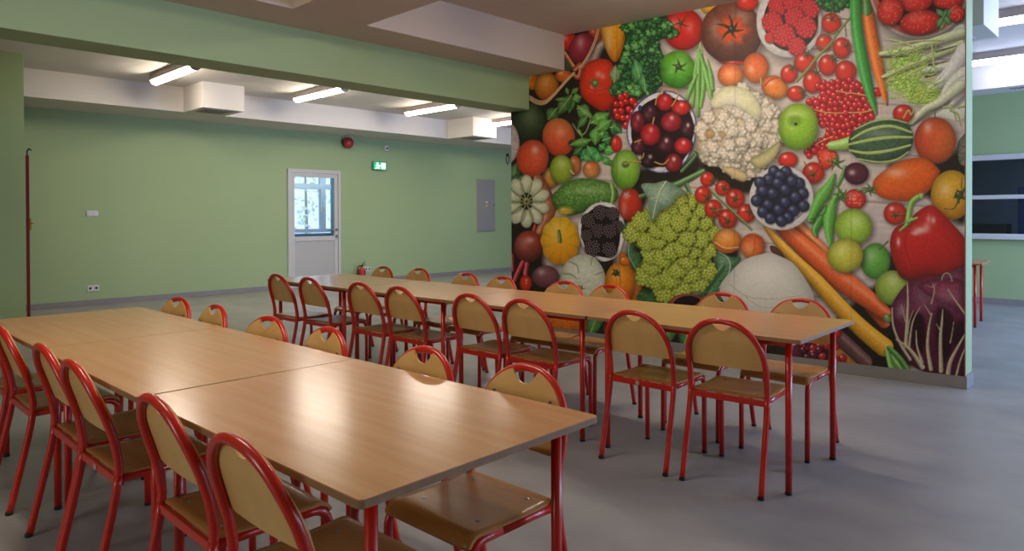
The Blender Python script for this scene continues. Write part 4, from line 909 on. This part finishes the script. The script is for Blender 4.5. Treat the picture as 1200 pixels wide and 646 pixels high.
# detector
t = thing('motion_detector', 'small white sensor box high on the green wall above the exit sign', 'sensor', (X, 8.433, 2.70))
MB().box(0, .05, -.048, .048, -.055, .06).build('sensor_body', M['pvc'], t, bevel=.008)
MB().lathe([(.022, .045), (.022, .056), (.01, .062)], T=TY, n=14).build('sensor_lens', M['black'], t)
# exit sign: running figure, arrow and doorway on a lit green panel
t = thing('exit_sign', 'lit green emergency exit sign on the green wall right of the door', 'sign', (X, 8.25, 2.338))
MB().box(0, .06, -.16, .16, -.085, .085).build('sign_housing', M['exitb'], t, bevel=.006)
MB().box(.058, .064, -.146, .146, -.072, .072).build('sign_panel', M['exitg'], t)
pg = MB().box(.064, .066, .03, .128, -.06, .06)                              # doorway
rg = Matrix.Translation((.064, -.055, 0)) @ Matrix.Rotation(PI/2, 4, 'Y') @ Matrix.Rotation(PI/2, 4, 'Z')
rot = lambda pts: [(.066, p[0], p[1]) for p in pts]
def flat(pts): pg.add([(.0645, p[0], p[1]) for p in pts]+[(.0665, p[0], p[1]) for p in pts], [tuple(range(len(pts), 2*len(pts)))]+[(i, (i+1) % len(pts), len(pts)+(i+1) % len(pts), len(pts)+i) for i in range(len(pts))])
flat([(-.062+.017*math.cos(k*PI/6), .046+.017*math.sin(k*PI/6)) for k in range(12)])
for q_ in ([(-.085, .02), (-.045, .026), (-.03, -.01), (-.065, -.02)], [(-.045, .024), (-.01, .005), (-.015, -.005), (-.05, .012)], [(-.082, .02), (-.108, -.008), (-.1, -.014), (-.072, .012)],
           [(-.05, -.008), (-.02, -.03), (-.024, -.062), (-.04, -.06), (-.038, -.035), (-.062, -.016)], [(-.065, -.014), (-.078, -.04), (-.118, -.05), (-.114, -.062), (-.068, -.052), (-.05, -.022)], [(-.005, .008), (.018, .0), (-.005, -.008)]): flat(q_)
pg.build('sign_pictogram', M['exitw'], t)
# electric cabinet
t = thing('electric_cabinet', 'tall grey electrical cabinet door on the green wall beside the mural edge', 'cabinet', (X, 11.24, 1.565))
MB().box(0, .02, -.288, .288, -.604, .604).build('cabinet_frame', M['cabinet'], t, bevel=.004)
cdr = MB().box(.018, .03, -.262, .262, -.57, .58).build('cabinet_door', M['cabinet'], t, bevel=.005)
MB().add([(.032, -.042, -.03), (.032, .042, -.03), (.032, .0, .045)], [(0, 1, 2)]).add([(.031, -.042, -.03), (.031, .042, -.03), (.031, .0, .045)], [(0, 2, 1)]).build('warning_triangle', M['yellow'], cdr)
MB().box(.0305, .032, -.035, .035, .058, .10).build('warning_label', M['pvc'], cdr)
MB().lathe([(.014, .028), (.014, .036)], T=Matrix.Translation((0, .23, .0)) @ TY, n=12).build('cabinet_lock', M['black'], cdr)
# coiled cable at the mural edge
t = thing('wall_cable', 'small dark cable loop on the green wall at the mural edge', 'cable', (X, 11.95, 2.66))
MB().tube([(.02+.01*math.sin(k*.9), .05*math.cos(k*.45), .10*math.sin(k*.45)) for k in range(17)], .008, 8, res=3).build('cable_loop', M['black'], t)
MB().box(0, .03, -.03, .03, .09, .15).build('cable_box', M['black'], t, bevel=.004)
# fire extinguisher on the floor
t = thing('fire_extinguisher', 'red fire extinguisher standing on the floor right of the white door', 'fire extinguisher', (X+.16, 7.74, 0))
MB().lathe([(.076, 0), (.08, .012), (.08, .20), (.074, .26), (.05, .30), (.026, .318), (.026, .335)], n=24).build('cylinder_body', M['fext'], t)
MB().lathe([(.0805, .08), (.0805, .17)], n=24).build('body_label', M['pvcg'], t)
vb = MB().box(-.02, .02, -.022, .022, .33, .365).build('valve', M['black'], t, bevel=.004)
MB().tube([(0, .0, .362), (0, .04, .40), (0, .075, .43)], .008, 8).tube([(0, .02, .352), (0, .06, .36), (0, .09, .385)], .007, 8).build('carry_handle', M['black'], t)
MB().tube([(0, -.02, .35), (0, -.07, .345), (.01, -.105, .27), (.01, -.108, .15), (.0, -.10, .06)], .012, 10, res=5).build('hose', M['black'], t)

# ---------------------------------------------------------------- tables
TL, TW, TH, TT = 1.194, .812, .751, .019
def table_proto():
    t = thing('dining_table', '', 'table')
    a, b_, r = TL/2, TW/2, .014
    pts = []
    for cx, cy, a0 in ((a-r, b_-r, 0), (-a+r, b_-r, 90), (-a+r, -b_+r, 180), (a-r, -b_+r, 270)):
        pts += [(cx+r*math.cos(math.radians(a0+k*22.5)), cy+r*math.sin(math.radians(a0+k*22.5))) for k in range(5)]
    ins = [(p[0]*(1-.0016/a), p[1]*(1-.0016/b_)) for p in pts]
    MB().prism(ins, TH-.002, TH).build('table_top', M['top'], t, recalc=True)
    tp = MB().prism(pts, TH-TT, TH-.002).build('edge_band', M['edge'], t)
    lx, ly = a-.086, b_-.088
    for y0, y1 in ((-ly-.011, -ly+.011), (ly-.011, ly+.011)): MB().box(-lx, lx, y0, y1, TH-TT-.032, TH-TT).build('apron_rail', M['red'], t, bevel=.003)
    for x0, x1 in ((-lx-.011, -lx+.011), (lx-.011, lx+.011)): MB().box(x0, x1, -ly, ly, TH-TT-.032, TH-TT).build('apron_rail', M['red'], t, bevel=.003)
    for sx in (-1, 1):
        for sy in (-1, 1):
            l = MB().tube([(sx*lx, sy*ly, .018), (sx*lx, sy*ly, TH-TT)], .0155, 16).build('leg', M['red'], t)
            MB().lathe([(.0157, 0), (.0167, .003), (.0167, .011), (.0157, .014)], (sx*lx, sy*ly, 0), 16).build('foot_cap', M['black'], l)
    return t
TP = table_proto()
tabs = [(-1.803, 1.175, .0265, 'beech table at the near right end of the front row, corner nearest the camera', 'front table row'),
        (-3.003, 1.147, .0143, 'beech table in the middle of the front row, left of the visible seam', 'front table row'),
        (-4.1995, 1.132, .0145, 'beech table at the far left end of the front row', 'front table row'),
        (-1.900, 3.564, .0427, 'beech table at the right end of the row beside the mural', 'rear table row'),
        (-3.096, 3.511, .0421, 'second beech table from the right in the row beside the mural', 'rear table row'),
        (-4.293, 3.464, .0334, 'third beech table from the right in the row beside the mural', 'rear table row'),
        (-5.494, 3.430, .0264, 'beech table at the far left end of the rear row, reflecting the door', 'rear table row'),
        (-2.39, 9.88, .09, 'distant beech table half hidden behind the right end of the mural', None)]
for i, (x, y, rz, l, g) in enumerate(tabs):
    o = TP if i == 0 else copy_tree(TP)
    o.location = (x, y, 0); o.rotation_euler = (0, 0, rz); tag(o, l, 'table', g)
    if g is None and 'group' in o: del o['group']

# ---------------------------------------------------------------- chairs
RT = .0142                                   # tube radius
def lean(z): return float(np.interp(z, [0, .12, .25, .36, .43, .48, .56, .64, .72, .83], [0, .028, .058, .082, .093, .096, .083, .058, .030, -.002]))
HW, AH, ZT = .193, .215, .812                # half width, arch height, arch centre-line top
def chair_proto():
    t = thing('school_chair', '', 'chair')
    zs = .445
    # bent tube of the back: up one side, over the arch, down the other
    P = []
    for z in np.linspace(zs, ZT-AH, 7): P.append((-HW, lean(z), z))
    for k in range(1, 24):
        q = PI-PI*k/24
        z = ZT-AH+AH*math.sin(q)**.93
        P.append((HW*math.copysign(abs(math.cos(q))**.93, math.cos(q)), lean(z), z))
    for z in np.linspace(ZT-AH, zs, 7): P.append((HW, lean(z), z))
    MB().tube(P, RT, 14, cap=False).build('back_frame', M['red'], t)
    for s_ in (-1, 1):
        Q = [(s_*(HW+.004*(1-z/zs)), lean(z), z) for z in np.linspace(.014, zs, 12)]
        l = MB().tube(Q, RT, 14).build('leg', M['red'], t)
        MB().lathe([(.0142, 0), (.0152, .003), (.0152, .010), (.0143, .013)], (s_*(HW+.004), .0, 0), 14).build('foot_cap', M['black'], l)
    for s_ in (-1, 1):                       # front leg bends back into the side rail under the seat
        xs = s_*(HW-.012); zr = .428; yf = .452
        Q = [(xs, yf+.004, .014), (xs, yf+.002, .2), (xs, yf, zr-.06)]
        Q += [(xs, yf-.055+.055*math.cos(q), zr-.055+.055*math.sin(q)) for q in np.linspace(.15, PI/2, 7)]
        l = MB().tube(Q+[(xs, .33, zr)], RT*.96, 14).build('leg', M['red'], t)
        MB().lathe([(.0136, 0), (.0147, .003), (.0147, .010), (.0138, .013)], (xs, yf+.004, 0), 14).build('foot_cap', M['black'], l)
        MB().tube([(xs, .33, zr), (xs, .2, zr), (xs+s_*.006, lean(zr)+.004, zr)], RT*.96, 14).build('side_rail', M['red'], t)
    MB().box(-HW, HW, lean(.425)-.007, lean(.425)+.007, .409, .439).build('rear_rail', M['red'], t, bevel=.003)
    MB().tube([(-HW+.012, .36, .424), (HW-.012, .36, .424)], .009, 10).build('cross_rail', M['red'], t)
    # seat: bent plywood with rolled front edge
    nx, prof = 15, []
    for y in np.linspace(.100, .415, 9): prof.append((y, .4505-.006*math.sin((y-.1)/.315*PI)))
    for k in range(1, 8):
        q = k/7*math.radians(74); prof.append((.415+.05*math.sin(q), .4505-.05*(1-math.cos(q))))
    v, f = [], []; T_ = .010; n = len(prof)
    for lay in (0, 1):
        for j, (y, z) in enumerate(prof):
            a = prof[max(j-1, 0)]; c_ = prof[min(j+1, n-1)]; dx_, dz_ = c_[0]-a[0], c_[1]-a[1]; L = math.hypot(dx_, dz_)
            ny_, nz_ = -dz_/L, dx_/L
            hw = .188 if 0 < j < n-1 else .180
            for k in range(nx):
                x = -hw+2*hw*k/(nx-1)
                v.append((x, y-ny_*T_*lay, z-nz_*T_*lay))
    N = n*nx
    for j in range(n-1):
        for k in range(nx-1):
            i0 = j*nx+k; f += [(i0, i0+1, i0+nx+1, i0+nx), (N+i0, N+i0+nx, N+i0+nx+1, N+i0+1)]
        f += [(j*nx, (j+1)*nx, N+(j+1)*nx, N+j*nx), (j*nx+nx-1, N+j*nx+nx-1, N+(j+1)*nx+nx-1, (j+1)*nx+nx-1)]
    for k in range(nx-1): f += [(k, N+k, N+k+1, k+1), ((n-1)*nx+k, (n-1)*nx+k+1, N+(n-1)*nx+k+1, N+(n-1)*nx+k)]
    so = MB().add(v, f).build('seat', M['seat'], t)
    for p in so.data.polygons: p.use_smooth = p.index < 2*(n-1)*(nx-1)+2*(n-1) and abs(p.normal.x) < .5 and (abs(p.normal.z) > .2)
    for x in (-.12, .12):
        for y in (.15, .36): MB().lathe([(.007, 0), (.007, .0015), (.004, .0025)], (x, y, .4505-.006*math.sin((y-.1)/.315*PI)), 10).build('screw', M['steel'], so)
    # backrest plywood with the scooped hand hold
    xs = np.concatenate([np.linspace(-.192, -.075, 14), np.linspace(-.07, .07, 33), np.linspace(.075, .192, 14)])
    def top(x):
        q = min(abs(x)/.194, 1); za = ZT-AH+AH*max(1-q**2.15, 0)**(1/2.15)+.002
        a = abs(x)
        if a < .066:
            zb = ZT-.048; zn = zb+.062*(a/.066)**2.2
            return min(za, zn)
        return za
    rows = 11; v, f = [], []; zl = .576
    for lay in (0, 1):
        for x in xs:
            zt = top(x); zb = zl+.012*max(0, (abs(x)-.165)/.03)
            for k in range(rows):
                z = zb+(max(zt, zb+.002)-zb)*k/(rows-1)
                y = lean(z)+.012-.010*(1-(x/.19)**2)*min(1, (ZT-z)/.1)+(.009 if lay else 0)
                v.append((x, y, z))
    nxs = len(xs); N = nxs*rows
    for i in range(nxs-1):
        for k in range(rows-1):
            i0 = i*rows+k; f += [(i0, i0+1, i0+rows+1, i0+rows), (N+i0, N+i0+rows, N+i0+rows+1, N+i0+1)]
        i0 = i*rows; f += [(i0, i0+rows, N+i0+rows, N+i0), (i0+rows-1, N+i0+rows-1, N+i0+2*rows-1, i0+2*rows-1)]
    for k in range(rows-1): f += [(k, N+k, N+k+1, k+1), ((nxs-1)*rows+k, (nxs-1)*rows+k+1, N+(nxs-1)*rows+k+1, N+(nxs-1)*rows+k)]
    bo = MB().add(v, f).build('backrest', M['ply'], t)
    for x in (-.125, .125):
        z = .727; MB().lathe([(.0065, 0), (.0065, .002), (.003, .004)], n=10, T=Matrix.Translation((x, lean(z)+.012-.010*(1-(x/.19)**2)*.85+.0085, z)) @ Matrix.Rotation(-PI/2, 4, 'X')).build('screw', M['steel'], bo)
    return t
CP = chair_proto()
S1, S2 = 'red-framed plywood chair', 'plywood chair with red tube frame'
g1n, g1f, g2n, g2f = 'chairs on the camera side of the front table row', 'chairs on the far side of the front table row', 'chairs on the camera side of the rear table row', 'chairs on the mural side of the rear table row'
ords = ['first', 'second', 'third', 'fourth', 'fifth', 'sixth', 'seventh', 'eighth']
t1n = [(-1.570, .690, .035), (-2.092, .690, .0), (-2.809, .663, .02), (-3.256, .667, .01), (-3.965, .650, .015), (-4.49, .645, .015)]
t1f = [(-1.598, 1.718, .02), (-2.099, 1.686, .01), (-2.791, 1.682, .0), (-3.313, 1.658, .13), (-3.975, 1.673, .0), (-4.508, 1.662, .13)]
t2n = [(-1.638, 3.100, .09), (-2.119, 3.062, .04), (-2.891, 3.030, .04), (-3.346, 3.015, .03), (-4.060, 2.985, .05), (-4.540, 2.975, .04), (-5.234, 2.940, .03), (-5.730, 2.915, .02)]
t2f = [(-1.691, 4.205, .06), (-2.181, 4.185, .03), (-3.011, 4.090, .04), (-3.442, 4.10, .13), (-4.083, 4.072, .02), (-4.561, 4.105, .03), (-5.336, 4.190, .03), (-5.793, 4.100, .02)]
k = 0
for spots, turn, grp, where in ((t1n, 0, g1n, 'on the camera side of the front row'), (t1f, PI, g1f, 'on the far side of the front row'), (t2n, 0, g2n, 'on the camera side of the rear row'), (t2f, PI, g2f, 'on the mural side of the rear row')):
    for i, (x, y, a) in enumerate(spots):
        o = CP if k == 0 else copy_tree(CP)
        o.location = (x, y, 0); o.rotation_euler = (0, 0, a+turn)
        tag(o, '%s red-framed plywood chair from the right end, %s' % (ords[i], where), 'chair', grp); k += 1
o = copy_tree(CP); o.location = (-2.12, 9.36, 0); o.rotation_euler = (0, 0, .12); tag(o, 'distant red-framed chair at the table behind the right end of the mural', 'chair')
if 'group' in o: del o['group']
# grey plugs on the rear rails of two chairs
for nm_, (x, y, a) in (('near', t1n[2]), ('rear', t2n[1])):
    for ob in SC.objects:
        if ob.name.startswith('school_chair') and ob.parent is None and abs(ob.location.x-x) < 1e-4 and abs(ob.location.y-y) < 1e-4:
            MB().box(-.03, -.008, lean(.425)-.011, lean(.425)-.006, .414, .434).build('rail_plug', M['pvcg'], ob, bevel=.002)

# ---------------------------------------------------------------- light
w = bpy.data.worlds.new('sky'); SC.world = w; w.use_nodes = True
nt = w.node_tree; bg = nt.nodes['Background']
bg.inputs['Color'].default_value = (.72, .86, 1., 1); bg.inputs['Strength'].default_value = 1.6
def area_light(name, loc, rot, sx, sy, power, col):
    l = bpy.data.lights.new(name, 'AREA'); l.shape = 'RECTANGLE'; l.size = sx; l.size_y = sy; l.energy = power; l.color = col
    o = bpy.data.objects.new(name, l); COL.objects.link(o); o.location = loc; o.rotation_euler = rot; return o
BL, NE = (.36, .52, 1.), (1., .95, .88)
for y, q in ((4.2, 1.9), (7.6, 1.9), (10.7, 2.5)): area_light('window_and_fill_light', (XR+.05, y, 1.8), (0, PI/2, 0), 1.85, q, {4.2: 20, 7.6: 65, 10.7: 150}[y]*q, BL if y > 5 else (.7, .8, 1.))
area_light('window_and_fill_light', (-2.25, YN-.05, 1.8), (PI/2, 0, 0), 1.5, 1.85, 40, NE)  # fill light added behind the viewpoint, no window known there

SC.view_settings.view_transform = 'Standard'; SC.view_settings.look = 'None'; SC.view_settings.gamma = 1.; SC.view_settings.use_curve_mapping = False
SC.view_settings.exposure = .12
SC.cycles.use_denoising = True
SC.cycles.max_bounces = 8
